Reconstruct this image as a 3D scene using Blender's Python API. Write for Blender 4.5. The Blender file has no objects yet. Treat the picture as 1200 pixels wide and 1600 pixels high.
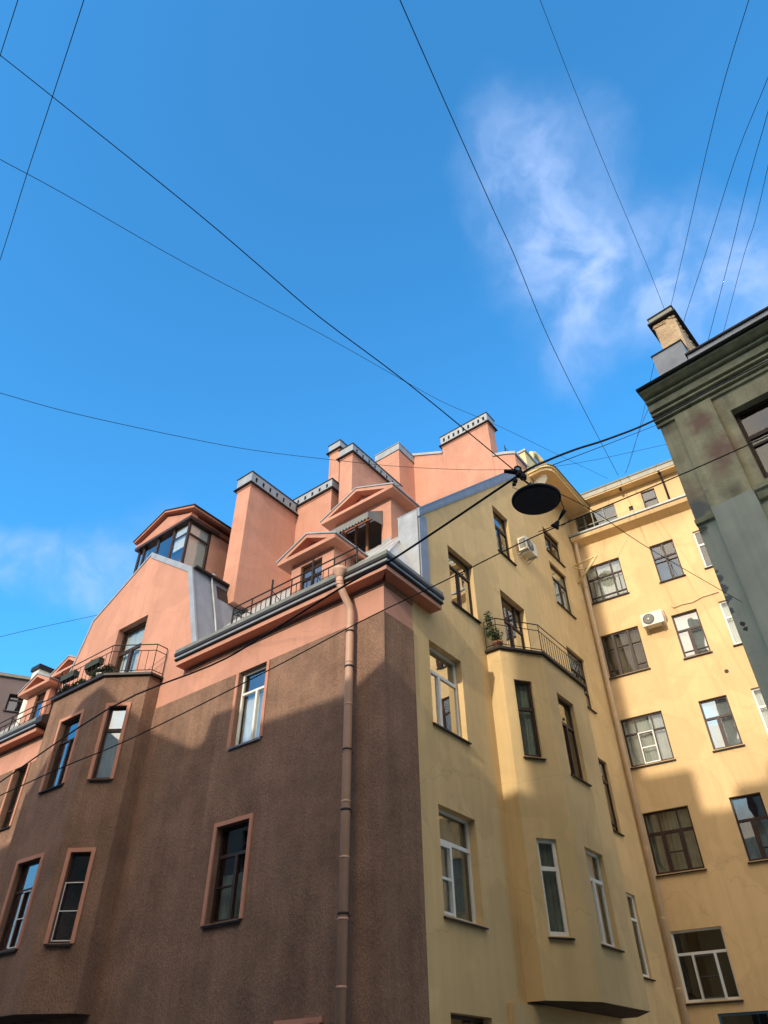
import bpy, bmesh, math, random
from math import radians as R, sin, cos, pi
from mathutils import Vector, Matrix
random.seed(7)
S = bpy.context.scene
COL = S.collection

# ------------------------------------------------------------------ camera
F_PX = 1105.9                                   # focal length for a 1200 px wide picture
PITCH, ROLL = R(40.221), R(-0.7395)
cd = bpy.data.cameras.new('camera'); cam = bpy.data.objects.new('camera', cd); COL.objects.link(cam)
Fv = Vector((0, cos(PITCH), sin(PITCH))); U0 = Vector((0, -sin(PITCH), cos(PITCH))); R0 = Vector((1, 0, 0))
Rv = R0 * cos(ROLL) + U0 * sin(ROLL); Uv = -R0 * sin(ROLL) + U0 * cos(ROLL)
m = Matrix((Rv, Uv, -Fv)).transposed().to_4x4(); m.translation = Vector((0, 0, 1.6))
cam.matrix_world = m
cd.sensor_fit = 'HORIZONTAL'; cd.sensor_width = 36.0; cd.lens = F_PX / 1200 * 36
cd.clip_start = 0.05; cd.clip_end = 5000
S.camera = cam

# ------------------------------------------------------------------ sun, sky, exposure
SUN_EL = 21.0
sun_h = Vector((-0.523, -0.853, 0)).normalized()
to_sun = Vector((sun_h.x * cos(R(SUN_EL)), sun_h.y * cos(R(SUN_EL)), sin(R(SUN_EL))))
ld = bpy.data.lights.new('sun', 'SUN'); ld.energy = 2.3; ld.angle = R(0.7); ld.color = (1.0, 0.88, 0.72)
lo = bpy.data.objects.new('sun', ld); COL.objects.link(lo)
lo.rotation_euler = (-to_sun).to_track_quat('-Z', 'Y').to_euler(); lo.location = (0, 0, 60)
S.view_settings.view_transform = 'Standard'; S.view_settings.look = 'None'
S.view_settings.exposure = 0.62; S.view_settings.gamma = 1.0; S.view_settings.use_curve_mapping = False

W = bpy.data.worlds.new('World'); S.world = W; W.use_nodes = True
nt = W.node_tree; nt.nodes.clear()
def N(t, **k):
    n = nt.nodes.new(t)
    for a, b in k.items(): setattr(n, a, b)
    return n
def L(a, b): nt.links.new(a, b)
out = N('ShaderNodeOutputWorld'); bg = N('ShaderNodeBackground'); bg.inputs[1].default_value = 0.15
sky = N('ShaderNodeTexSky'); sky.sky_type = 'NISHITA'; sky.sun_disc = False
sky.sun_elevation = R(SUN_EL); sky.sun_rotation = math.atan2(sun_h.x, sun_h.y)
sky.air_density = 1.0; sky.dust_density = 0.4; sky.ozone_density = 1.6
tint = N('ShaderNodeMix', data_type='RGBA', blend_type='MULTIPLY'); tint.inputs[0].default_value = 1.0
tint.inputs[7].default_value = (0.42, 1.37, 1.86, 1)
L(sky.outputs[0], tint.inputs[6])
geo = N('ShaderNodeTexCoord')
def ray(px, py):
    return (Rv * (px - 600) - Uv * (py - 800) + Fv * F_PX).normalized()
warp = N('ShaderNodeTexNoise'); warp.inputs['Scale'].default_value = 7.0; warp.inputs['Detail'].default_value = 7
L(geo.outputs['Generated'], warp.inputs['Vector'])
wsub = N('ShaderNodeVectorMath', operation='SUBTRACT'); wsub.inputs[1].default_value = (.5, .5, .5)
L(warp.outputs['Color'], wsub.inputs[0])
wsc = N('ShaderNodeVectorMath', operation='SCALE'); wsc.inputs['Scale'].default_value = 0.15
L(wsub.outputs[0], wsc.inputs[0])
wadd = N('ShaderNodeVectorMath', operation='ADD'); L(geo.outputs['Generated'], wadd.inputs[0]); L(wsc.outputs[0], wadd.inputs[1])
# clouds: soft patches of the sky dome (direction, angular radius, density)
blobs = [(ray(810, 225), .10, .5), (ray(840, 290), .135, .75), (ray(860, 360), .145, .9), (ray(895, 430), .145, 1.0), (ray(905, 500), .12, .8), (ray(885, 545), .08, .45),
         (ray(980, 420), .12, .8), (ray(1050, 435), .12, .85), (ray(1120, 430), .12, .75), (ray(1190, 445), .13, .7), (ray(1260, 440), .13, .55),
         (ray(-40, 878), .07, .6), (ray(20, 884), .07, .65), (ray(80, 892), .075, .7), (ray(140, 893), .075, .7), (ray(195, 878), .075, .62), (ray(240, 845), .06, .45)
         ]
prev = None
for d, r, a in blobs:
    dist = N('ShaderNodeVectorMath', operation='DISTANCE'); L(wadd.outputs[0], dist.inputs[0]); dist.inputs[1].default_value = d
    mr = N('ShaderNodeMapRange', interpolation_type='SMOOTHSTEP'); L(dist.outputs['Value'], mr.inputs['Value'])
    mr.inputs['From Min'].default_value = 0; mr.inputs['From Max'].default_value = r
    mr.inputs['To Min'].default_value = a; mr.inputs['To Max'].default_value = 0
    if prev is None: prev = mr.outputs[0]
    else:
        ad = N('ShaderNodeMath', operation='MAXIMUM'); L(prev, ad.inputs[0]); L(mr.outputs[0], ad.inputs[1]); prev = ad.outputs[0]
cn = N('ShaderNodeTexNoise'); cn.inputs['Scale'].default_value = 13.0; cn.inputs['Detail'].default_value = 9; cn.inputs['Roughness'].default_value = 0.52
L(wadd.outputs[0], cn.inputs['Vector'])
cr = N('ShaderNodeMapRange', interpolation_type='SMOOTHSTEP'); L(cn.outputs['Fac'], cr.inputs['Value'])
cr.inputs['From Min'].default_value = .30; cr.inputs['From Max'].default_value = .70; cr.inputs['To Min'].default_value = .22; cr.inputs['To Max'].default_value = 1.0
cm = N('ShaderNodeMath', operation='MULTIPLY', use_clamp=True); L(prev, cm.inputs[0]); L(cr.outputs[0], cm.inputs[1])
cmix = N('ShaderNodeMix', data_type='RGBA'); L(cm.outputs[0], cmix.inputs[0]); L(tint.outputs[2], cmix.inputs[6])
cmix.inputs[7].default_value = (2.6, 3.45, 5.4, 1)
# warm fill light added behind the viewer: overcast on the sunward sky, horizon haze
sx = N('ShaderNodeSeparateXYZ'); L(geo.outputs['Generated'], sx.inputs[0])
def mrange(src, a, b, c, d):
    q = N('ShaderNodeMapRange', interpolation_type='SMOOTHSTEP'); L(src, q.inputs['Value'])
    for k_, v_ in zip(('From Min', 'From Max', 'To Min', 'To Max'), (a, b, c, d)): q.inputs[k_].default_value = v_
    return q.outputs[0]
wx = N('ShaderNodeSeparateXYZ'); L(wadd.outputs[0], wx.inputs[0])
back = mrange(wx.outputs[1], -.42, .02, 1.0, 0.0)
bm_ = N('ShaderNodeMath', operation='MULTIPLY', use_clamp=True); L(back, bm_.inputs[0]); rt_ = N('ShaderNodeMath', operation='MULTIPLY'); L(mrange(cn.outputs['Fac'], .2, .55, .55, 1.0), rt_.inputs[0]); L(mrange(sx.outputs[0], .0, .75, 1.0, .5), rt_.inputs[1])
L(rt_.outputs[0], bm_.inputs[1])
haze_fill = mrange(sx.outputs[2], .02, .30, .75, 0.0)
mx_ = N('ShaderNodeMath', operation='MAXIMUM'); L(bm_.outputs[0], mx_.inputs[0]); L(haze_fill, mx_.inputs[1])
cmix2 = N('ShaderNodeMix', data_type='RGBA'); L(mx_.outputs[0], cmix2.inputs[0]); L(cmix.outputs[2], cmix2.inputs[6]); 
lum = N('ShaderNodeMix', data_type='RGBA'); L(mrange(sx.outputs[2], .12, .75, 0.0, 1.0), lum.inputs[0]); lum.inputs[6].default_value = (3.9, 3.3, 2.7, 1); lum.inputs[7].default_value = (12.0, 10.0, 7.9, 1)
L(lum.outputs[2], cmix2.inputs[7])
L(cmix2.outputs[2], bg.inputs[0]); L(bg.outputs[0], out.inputs[0])

# ------------------------------------------------------------------ materials
MATS = {}
def mat(name, col, rough=.85, var=.12, vscale=1.2, bump=0, bscale=60, metal=0, stain=0, stain_col=(.1, .09, .07), stretch=(1, 1, 1), bdist=.01, spec=.3, fine=0, streak=0, crack=0, drip=0):
    if name in MATS: return MATS[name]
    m = bpy.data.materials.new(name); m.use_nodes = True; t = m.node_tree; ns = t.nodes; lk = t.links.new
    b = ns['Principled BSDF']; b.inputs['Roughness'].default_value = rough; b.inputs['Metallic'].default_value = metal
    b.inputs['Specular IOR Level'].default_value = spec
    tc = ns.new('ShaderNodeTexCoord'); src = tc.outputs['Object']
    n1 = ns.new('ShaderNodeTexNoise'); n1.inputs['Scale'].default_value = vscale; n1.inputs['Detail'].default_value = 6; n1.inputs['Roughness'].default_value = .62
    lk(src, n1.inputs['Vector'])
    mr = ns.new('ShaderNodeMapRange'); mr.inputs['From Min'].default_value = .3; mr.inputs['From Max'].default_value = .7
    mr.inputs['To Min'].default_value = 1 - var; mr.inputs['To Max'].default_value = 1 + var; lk(n1.outputs['Fac'], mr.inputs['Value'])
    mul = ns.new('ShaderNodeMix'); mul.data_type = 'RGBA'; mul.blend_type = 'MULTIPLY'; mul.inputs[0].default_value = 1
    mul.inputs[6].default_value = (*col, 1)
    cc = ns.new('ShaderNodeCombineColor'); [lk(mr.outputs[0], cc.inputs[i]) for i in range(3)]
    lk(cc.outputs[0], mul.inputs[7]); colout = mul.outputs[2]
    if streak:                                   # rain streaks running down the plaster
        mp = ns.new('ShaderNodeMapping'); mp.inputs['Scale'].default_value = (3.2, 3.2, .12); lk(src, mp.inputs['Vector'])
        ns_ = ns.new('ShaderNodeTexNoise'); ns_.inputs['Scale'].default_value = 1.6; ns_.inputs['Detail'].default_value = 5; lk(mp.outputs[0], ns_.inputs['Vector'])
        r3 = ns.new('ShaderNodeMapRange'); r3.inputs['From Min'].default_value = .35; r3.inputs['From Max'].default_value = .7
        r3.inputs['To Min'].default_value = 1 + streak * .4; r3.inputs['To Max'].default_value = 1 - streak; lk(ns_.outputs['Fac'], r3.inputs['Value'])
        c3 = ns.new('ShaderNodeCombineColor'); [lk(r3.outputs[0], c3.inputs[i]) for i in range(3)]
        m3 = ns.new('ShaderNodeMix'); m3.data_type = 'RGBA'; m3.blend_type = 'MULTIPLY'; m3.inputs[0].default_value = 1
        lk(colout, m3.inputs[6]); lk(c3.outputs[0], m3.inputs[7]); colout = m3.outputs[2]
    if drip:                                     # sporadic narrow run-off marks
        mp = ns.new('ShaderNodeMapping'); mp.inputs['Scale'].default_value = (9, 9, .32); lk(src, mp.inputs['Vector'])
        nd = ns.new('ShaderNodeTexNoise'); nd.inputs['Scale'].default_value = 1.0; nd.inputs['Detail'].default_value = 4; lk(mp.outputs[0], nd.inputs['Vector'])
        nm = ns.new('ShaderNodeTexNoise'); nm.inputs['Scale'].default_value = .55; nm.inputs['Detail'].default_value = 3; lk(src, nm.inputs['Vector'])
        rm = ns.new('ShaderNodeMapRange'); rm.inputs['From Min'].default_value = .45; rm.inputs['From Max'].default_value = .6; lk(nm.outputs['Fac'], rm.inputs['Value'])
        rd = ns.new('ShaderNodeMapRange'); rd.inputs['From Min'].default_value = .54; rd.inputs['From Max'].default_value = .68; rd.inputs['To Max'].default_value = drip; lk(nd.outputs['Fac'], rd.inputs['Value'])
        md = ns.new('ShaderNodeMath'); md.operation = 'MULTIPLY'; lk(rd.outputs[0], md.inputs[0]); lk(rm.outputs[0], md.inputs[1])
        sd = ns.new('ShaderNodeMath'); sd.operation = 'SUBTRACT'; sd.inputs[0].default_value = 1; lk(md.outputs[0], sd.inputs[1])
        cdp = ns.new('ShaderNodeCombineColor'); [lk(sd.outputs[0], cdp.inputs[i]) for i in range(3)]
        xd = ns.new('ShaderNodeMix'); xd.data_type = 'RGBA'; xd.blend_type = 'MULTIPLY'; xd.inputs[0].default_value = 1
        lk(colout, xd.inputs[6]); lk(cdp.outputs[0], xd.inputs[7]); colout = xd.outputs[2]
    if crack:
        n5 = ns.new('ShaderNodeTexNoise'); n5.inputs['Scale'].default_value = .45; n5.inputs['Detail'].default_value = 2; n5.inputs['Distortion'].default_value = .6; lk(src, n5.inputs['Vector'])
        r5 = ns.new('ShaderNodeMapRange'); r5.inputs['From Min'].default_value = .49; r5.inputs['From Max'].default_value = .52; r5.inputs['To Min'].default_value = 1 - .065; r5.inputs['To Max'].default_value = 1.02; lk(n5.outputs['Fac'], r5.inputs['Value'])
        nw = ns.new('ShaderNodeTexNoise'); nw.inputs['Scale'].default_value = 3; nw.inputs['Detail'].default_value = 6; lk(src, nw.inputs['Vector'])
        sw = ns.new('ShaderNodeVectorMath'); sw.operation = 'MULTIPLY_ADD'; sw.inputs[1].default_value = (.35, .35, .35); lk(nw.outputs['Color'], sw.inputs[0]); lk(src, sw.inputs[2])
        vo = ns.new('ShaderNodeTexVoronoi'); vo.feature = 'DISTANCE_TO_EDGE'; vo.inputs['Scale'].default_value = .42; lk(sw.outputs[0], vo.inputs['Vector'])
        r6 = ns.new('ShaderNodeMapRange'); r6.inputs['From Min'].default_value = 0; r6.inputs['From Max'].default_value = .006; r6.inputs['To Min'].default_value = 1 - crack; r6.inputs['To Max'].default_value = 1; lk(vo.outputs['Distance'], r6.inputs['Value'])
        m5 = ns.new('ShaderNodeMath'); m5.operation = 'MULTIPLY'; lk(r5.outputs[0], m5.inputs[0]); lk(r6.outputs[0], m5.inputs[1])
        c5 = ns.new('ShaderNodeCombineColor'); [lk(m5.outputs[0], c5.inputs[i]) for i in range(3)]
        x5 = ns.new('ShaderNodeMix'); x5.data_type = 'RGBA'; x5.blend_type = 'MULTIPLY'; x5.inputs[0].default_value = 1
        lk(colout, x5.inputs[6]); lk(c5.outputs[0], x5.inputs[7]); colout = x5.outputs[2]
    if stain:
        n2 = ns.new('ShaderNodeTexNoise'); n2.inputs['Scale'].default_value = .9; n2.inputs['Detail'].default_value = 8; n2.inputs['Roughness'].default_value = .7
        mp2 = ns.new('ShaderNodeMapping'); mp2.inputs['Location'].default_value = (7.3, 2.1, 4.4); mp2.inputs['Scale'].default_value = (1.3, 1.3, .8); lk(src, mp2.inputs['Vector']); lk(mp2.outputs[0], n2.inputs['Vector'])
        r2 = ns.new('ShaderNodeMapRange'); r2.inputs['From Min'].default_value = .5; r2.inputs['From Max'].default_value = .72
        r2.inputs['To Max'].default_value = stain; lk(n2.outputs['Fac'], r2.inputs['Value'])
        mx = ns.new('ShaderNodeMix'); mx.data_type = 'RGBA'; lk(r2.outputs[0], mx.inputs[0]); lk(colout, mx.inputs[6]); mx.inputs[7].default_value = (*stain_col, 1); colout = mx.outputs[2]
    if fine:
        n4 = ns.new('ShaderNodeTexNoise'); n4.inputs['Scale'].default_value = bscale; n4.inputs['Detail'].default_value = 4; n4.inputs['Roughness'].default_value = .7
        mp4 = ns.new('ShaderNodeMapping'); mp4.inputs['Scale'].default_value = stretch; lk(src, mp4.inputs['Vector']); lk(mp4.outputs[0], n4.inputs['Vector'])
        r4 = ns.new('ShaderNodeMapRange'); r4.inputs['From Min'].default_value = .32; r4.inputs['From Max'].default_value = .68
        r4.inputs['To Min'].default_value = 1 - fine; r4.inputs['To Max'].default_value = 1 + fine; lk(n4.outputs['Fac'], r4.inputs['Value'])
        c4 = ns.new('ShaderNodeCombineColor'); [lk(r4.outputs[0], c4.inputs[i]) for i in range(3)]
        m4 = ns.new('ShaderNodeMix'); m4.data_type = 'RGBA'; m4.blend_type = 'MULTIPLY'; m4.inputs[0].default_value = 1
        lk(colout, m4.inputs[6]); lk(c4.outputs[0], m4.inputs[7]); colout = m4.outputs[2]
    lk(colout, b.inputs['Base Color'])
    if bump:
        n3 = ns.new('ShaderNodeTexNoise'); n3.inputs['Scale'].default_value = bscale; n3.inputs['Detail'].default_value = 5; n3.inputs['Roughness'].default_value = .65
        mp3 = ns.new('ShaderNodeMapping'); mp3.inputs['Scale'].default_value = stretch; lk(src, mp3.inputs['Vector']); lk(mp3.outputs[0], n3.inputs['Vector'])
        bp = ns.new('ShaderNodeBump'); bp.inputs['Strength'].default_value = bump; bp.inputs['Distance'].default_value = bdist
        lk(n3.outputs['Fac'], bp.inputs['Height']); lk(bp.outputs[0], b.inputs['Normal'])
    MATS[name] = m; return m
M = {
 'pink':   mat('pink_plaster', (.56, .288, .205), .9, .09, 1.1, .3, 30, bdist=.015, streak=.05, crack=.14, drip=.08),
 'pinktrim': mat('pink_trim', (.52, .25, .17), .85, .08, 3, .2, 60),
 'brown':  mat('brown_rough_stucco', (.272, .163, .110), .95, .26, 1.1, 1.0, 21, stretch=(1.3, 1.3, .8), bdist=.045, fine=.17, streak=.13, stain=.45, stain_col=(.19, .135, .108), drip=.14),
 'tan':    mat('tan_plaster', (.655, .475, .235), .9, .08, .7, .2, 30, bdist=.012, streak=.055, crack=.15, drip=.09),
 'yellow': mat('peach_yellow_plaster', (.76, .535, .275), .9, .07, .6, .2, 30, bdist=.012, streak=.05, crack=.14, drip=.08),
 'green':  mat('grey_green_plaster', (.45, .41, .25), .92, .16, 2.2, .5, 25, stain=.55, stain_col=(.13, .115, .08), bdist=.012, streak=.22, fine=.08),
 'greenlow': mat('pale_grey_green_plaster', (.43, .455, .355), .92, .10, 1.6, .3, 20, stain=.18, stain_col=(.2, .21, .16), bdist=.01, streak=.14),
 'greenband': mat('sooty_green_moulding', (.38, .36, .22), .9, .22, 5, .5, 30, stain=.6, stain_col=(.05, .045, .035), bdist=.012),
 'bluegrey': mat('patched_blue_grey_render', (.16, .185, .20), .9, .12, 3, .3, 25),
 'redstain': mat('rust_red_patch', (.23, .155, .12), .9, .2, 6, .4, 25),
 'metal':  mat('light_grey_sheet_metal', (.36, .385, .40), .5, .14, 2.5, .08, 6, .35, bdist=.01, streak=.08),
 'bluemetal': mat('blue_grey_sheet_metal', (.27, .30, .345), .5, .10, 2.0, .12, 7, .3, bdist=.015, streak=.1),
 'zinc':   mat('weathered_zinc', (.21, .215, .18), .55, .15, 3, .1, 8, .3),
 'darkmetal': mat('dark_brown_metal', (.035, .028, .026), .5, .2, 6, .1, 20, .2),
 'black':  mat('black_painted_iron', (.018, .017, .018), .5, .2, 8, 0, 20, .2),
 'pipe':   mat('beige_painted_pipe', (.56, .35, .245), .5, .08, 3, .05, 15, streak=.12),
 'ypipe':  mat('cream_painted_pipe', (.72, .54, .36), .5, .08, 3, .05, 15, streak=.1),
 'white':  mat('white_window_frame', (.74, .74, .70), .45, .04, 5),
 'dwood':  mat('dark_brown_window_frame', (.045, .024, .018), .5, .2, 6),
 'cream':  mat('cream_enamel', (.72, .70, .60), .4, .05, 6),
 'grille': mat('dark_grille', (.10, .10, .095), .5, .1, 9),
 'curt':   mat('pale_curtain', (.52, .52, .46), .95, .10, 4, .3, 10, stretch=(6, 6, .3), bdist=.02),
 'lcurt':  mat('white_blind', (.72, .72, .66), .95, .08, 3, .3, 10, stretch=(6, 6, .3), bdist=.02),
 'dcurt':  mat('brown_curtain', (.14, .095, .055), .95, .2, 3),
 'gcurt':  mat('grey_green_curtain', (.24, .25, .20), .95, .25, 3, .3, 10, stretch=(6, 6, .3), bdist=.02),
 'room':   mat('dim_room', (.055, .048, .042), .95, .4, 1.0),
 'crust':  mat('crumbling_tan_render', (.50, .37, .23), .95, .2, 4, 1.0, 9, stain=.45, stain_col=(.30, .17, .11), bdist=.05),
 'awn':    mat('grey_striped_canvas', (.22, .22, .21), .9, .1, 4),
 'leaf':   mat('green_leaves', (.055, .10, .028), .7, .35, 8),
 'leafd':  mat('dark_green_leaves', (.025, .05, .02), .7, .35, 8),
 'flower': mat('magenta_petals', (.35, .04, .16), .7, .3, 8),
 'terra':  mat('terracotta', (.36, .15, .09), .85, .12, 6),
 'potw':   mat('pale_pot', (.62, .60, .52), .7, .08, 6),
 'box':    mat('dark_green_planter', (.045, .055, .045), .8, .1, 6),
 'lamp':   mat('dark_navy_enamel', (.016, .019, .027), .55, .25, 6, .1, 20),
 'lglass': mat('dark_lamp_diffuser', (.022, .032, .055), .35, .25, 4),
 'rubber': mat('black_rubber', (.01, .01, .012), .7, .1, 9),
 'asphalt': mat('asphalt', (.05, .05, .052), .9, .2, 1.5, .5, 40),
 'slab':   mat('granite_paving', (.22, .21, .20), .9, .15, 2, .3, 20),
 'kerb':   mat('kerb_stone', (.28, .27, .26), .85, .12, 3, .3, 20),
 'oppw':   mat('grey_ochre_plaster', (.42, .36, .27), .9, .1, 1, .2, 30),
 'brick':  mat('sooty_brick', (.22, .11, .08), .95, .2, 6, .5, 20),
 'mauve':  mat('mauve_brown_plaster', (.16, .125, .125), .92, .1, 1, .3, 30, bdist=.01),
 'blueaw': mat('blue_canopy_sheet', (.05, .12, .22), .5, .1, 3),
 'yel':    mat('pale_yellow_sheet', (.74, .60, .30), .6, .1, 3),
 'soffit': mat('shade_darkened_pink_soffit', (.50, .225, .15), .9, .08, 3, .2, 60),  # wall pink made darker, underside shade put into the colour
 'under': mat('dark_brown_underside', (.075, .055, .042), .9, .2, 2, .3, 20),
 'fasc': mat('dull_cream_fascia', (.46, .43, .36), .7, .1, 2, .1, 12, streak=.1),
 'seam':   mat('seamed_light_roof_metal', (.56, .56, .55), .45, .1, 2.5, .05, 6, .3),
}
def blotch(name, spots, amp=.55):           # local peeled and rusty patches, at fixed places on the wall
    t = MATS[name].node_tree; ns = t.nodes; lk = t.links.new; b = ns['Principled BSDF']; cur = b.inputs['Base Color'].links[0].from_socket
    tc = ns.new('ShaderNodeTexCoord'); n = ns.new('ShaderNodeTexNoise'); n.inputs['Scale'].default_value = 5; n.inputs['Detail'].default_value = 7; lk(tc.outputs['Object'], n.inputs['Vector'])
    sb = ns.new('ShaderNodeVectorMath'); sb.operation = 'SUBTRACT'; sb.inputs[1].default_value = (.5, .5, .5); lk(n.outputs['Color'], sb.inputs[0])
    sc = ns.new('ShaderNodeVectorMath'); sc.operation = 'SCALE'; sc.inputs['Scale'].default_value = amp; lk(sb.outputs[0], sc.inputs[0])
    ad = ns.new('ShaderNodeVectorMath'); ad.operation = 'ADD'; lk(tc.outputs['Object'], ad.inputs[0]); lk(sc.outputs[0], ad.inputs[1])
    for (c, r, a, col, hard) in spots:
        d = ns.new('ShaderNodeVectorMath'); d.operation = 'DISTANCE'; lk(ad.outputs[0], d.inputs[0]); d.inputs[1].default_value = c
        mr = ns.new('ShaderNodeMapRange'); lk(d.outputs['Value'], mr.inputs['Value']); mr.inputs['From Min'].default_value = r * hard; mr.inputs['From Max'].default_value = r; mr.inputs['To Min'].default_value = a; mr.inputs['To Max'].default_value = 0
        mx = ns.new('ShaderNodeMix'); mx.data_type = 'RGBA'; lk(mr.outputs[0], mx.inputs[0]); lk(cur, mx.inputs[6]); mx.inputs[7].default_value = (*col, 1); cur = mx.outputs[2]
    lk(cur, b.inputs['Base Color'])
RED, GRY, DRK = (.27, .155, .115), (.12, .135, .14), (.055, .05, .04)
blotch('green_' if False else 'grey_green_plaster', [((.78, 0, 12.25), .36, .85, RED, .3), ((.95, 0, 11.35), .48, .85, RED, .3), ((.75, 0, 10.9), .28, .6, RED, .2), ((.12, 0, 10.75), .30, .6, RED, .2), ((.05, 0, 10.3), .42, .85, GRY, .4), ((.8, 0, 10.3), .3, .5, DRK, .1), ((.1, 0, 12.6), .3, .5, DRK, .1)])
blotch('pale_grey_green_plaster', [((0, 0, 8.95), .06, .9, GRY, .8), ((-.01, 0, 8.75), .10, .9, GRY, .8), ((-.01, 0, 8.55), .11, .9, GRY, .8), ((.0, 0, 8.3), .10, .9, GRY, .8), ((.0, 0, 8.1), .07, .9, GRY, .8), ((.11, 0, 7.80), .055, .95, DRK, .85), ((.13, 0, 7.68), .05, .95, DRK, .85), ((.03, 0, 9.85), .16, .8, DRK, .5)], .22)
def glass(name, refl, tintc, bumpy=.05):
    m = bpy.data.materials.new(name); m.use_nodes = True; t = m.node_tree; ns = t.nodes; lk = t.links.new
    ns.remove(ns['Principled BSDF']); o = ns['Material Output']
    gl = ns.new('ShaderNodeBsdfGlossy'); gl.inputs['Roughness'].default_value = .015; gl.inputs['Color'].default_value = (.93, .97, 1, 1)
    tr = ns.new('ShaderNodeBsdfTransparent'); tr.inputs['Color'].default_value = (*tintc, 1)
    fr = ns.new('ShaderNodeFresnel'); fr.inputs['IOR'].default_value = 1.55
    ad = ns.new('ShaderNodeMath'); ad.operation = 'ADD'; ad.use_clamp = True; ad.inputs[1].default_value = refl; lk(fr.outputs[0], ad.inputs[0])
    gm_ = ns.new('ShaderNodeNewGeometry'); iv = ns.new('ShaderNodeMath'); iv.operation = 'SUBTRACT'; iv.inputs[0].default_value = 1; lk(gm_.outputs['Backfacing'], iv.inputs[1])
    ml = ns.new('ShaderNodeMath'); ml.operation = 'MULTIPLY'; lk(ad.outputs[0], ml.inputs[0]); lk(iv.outputs[0], ml.inputs[1]); ad = ml
    mx = ns.new('ShaderNodeMixShader'); lk(ad.outputs[0], mx.inputs[0]); lk(tr.outputs[0], mx.inputs[1]); lk(gl.outputs[0], mx.inputs[2]); lk(mx.outputs[0], o.inputs[0])
    tc = ns.new('ShaderNodeTexCoord'); n = ns.new('ShaderNodeTexNoise'); n.inputs['Scale'].default_value = 1.7; n.inputs['Detail'].default_value = 1
    lk(tc.outputs['Object'], n.inputs['Vector'])
    bp = ns.new('ShaderNodeBump'); bp.inputs['Strength'].default_value = bumpy; bp.inputs['Distance'].default_value = .02; lk(n.outputs['Fac'], bp.inputs['Height'])
    lk(bp.outputs[0], gl.inputs['Normal']); MATS[name] = m; return m
M['glass'] = glass('window_glass', .14, (.90, .93, .93), .10)
M['glassd'] = glass('dark_window_glass', .04, (.84, .88, .88))
M['glassm'] = glass('mirroring_window_glass', .45, (.88, .92, .92), .12)

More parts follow.
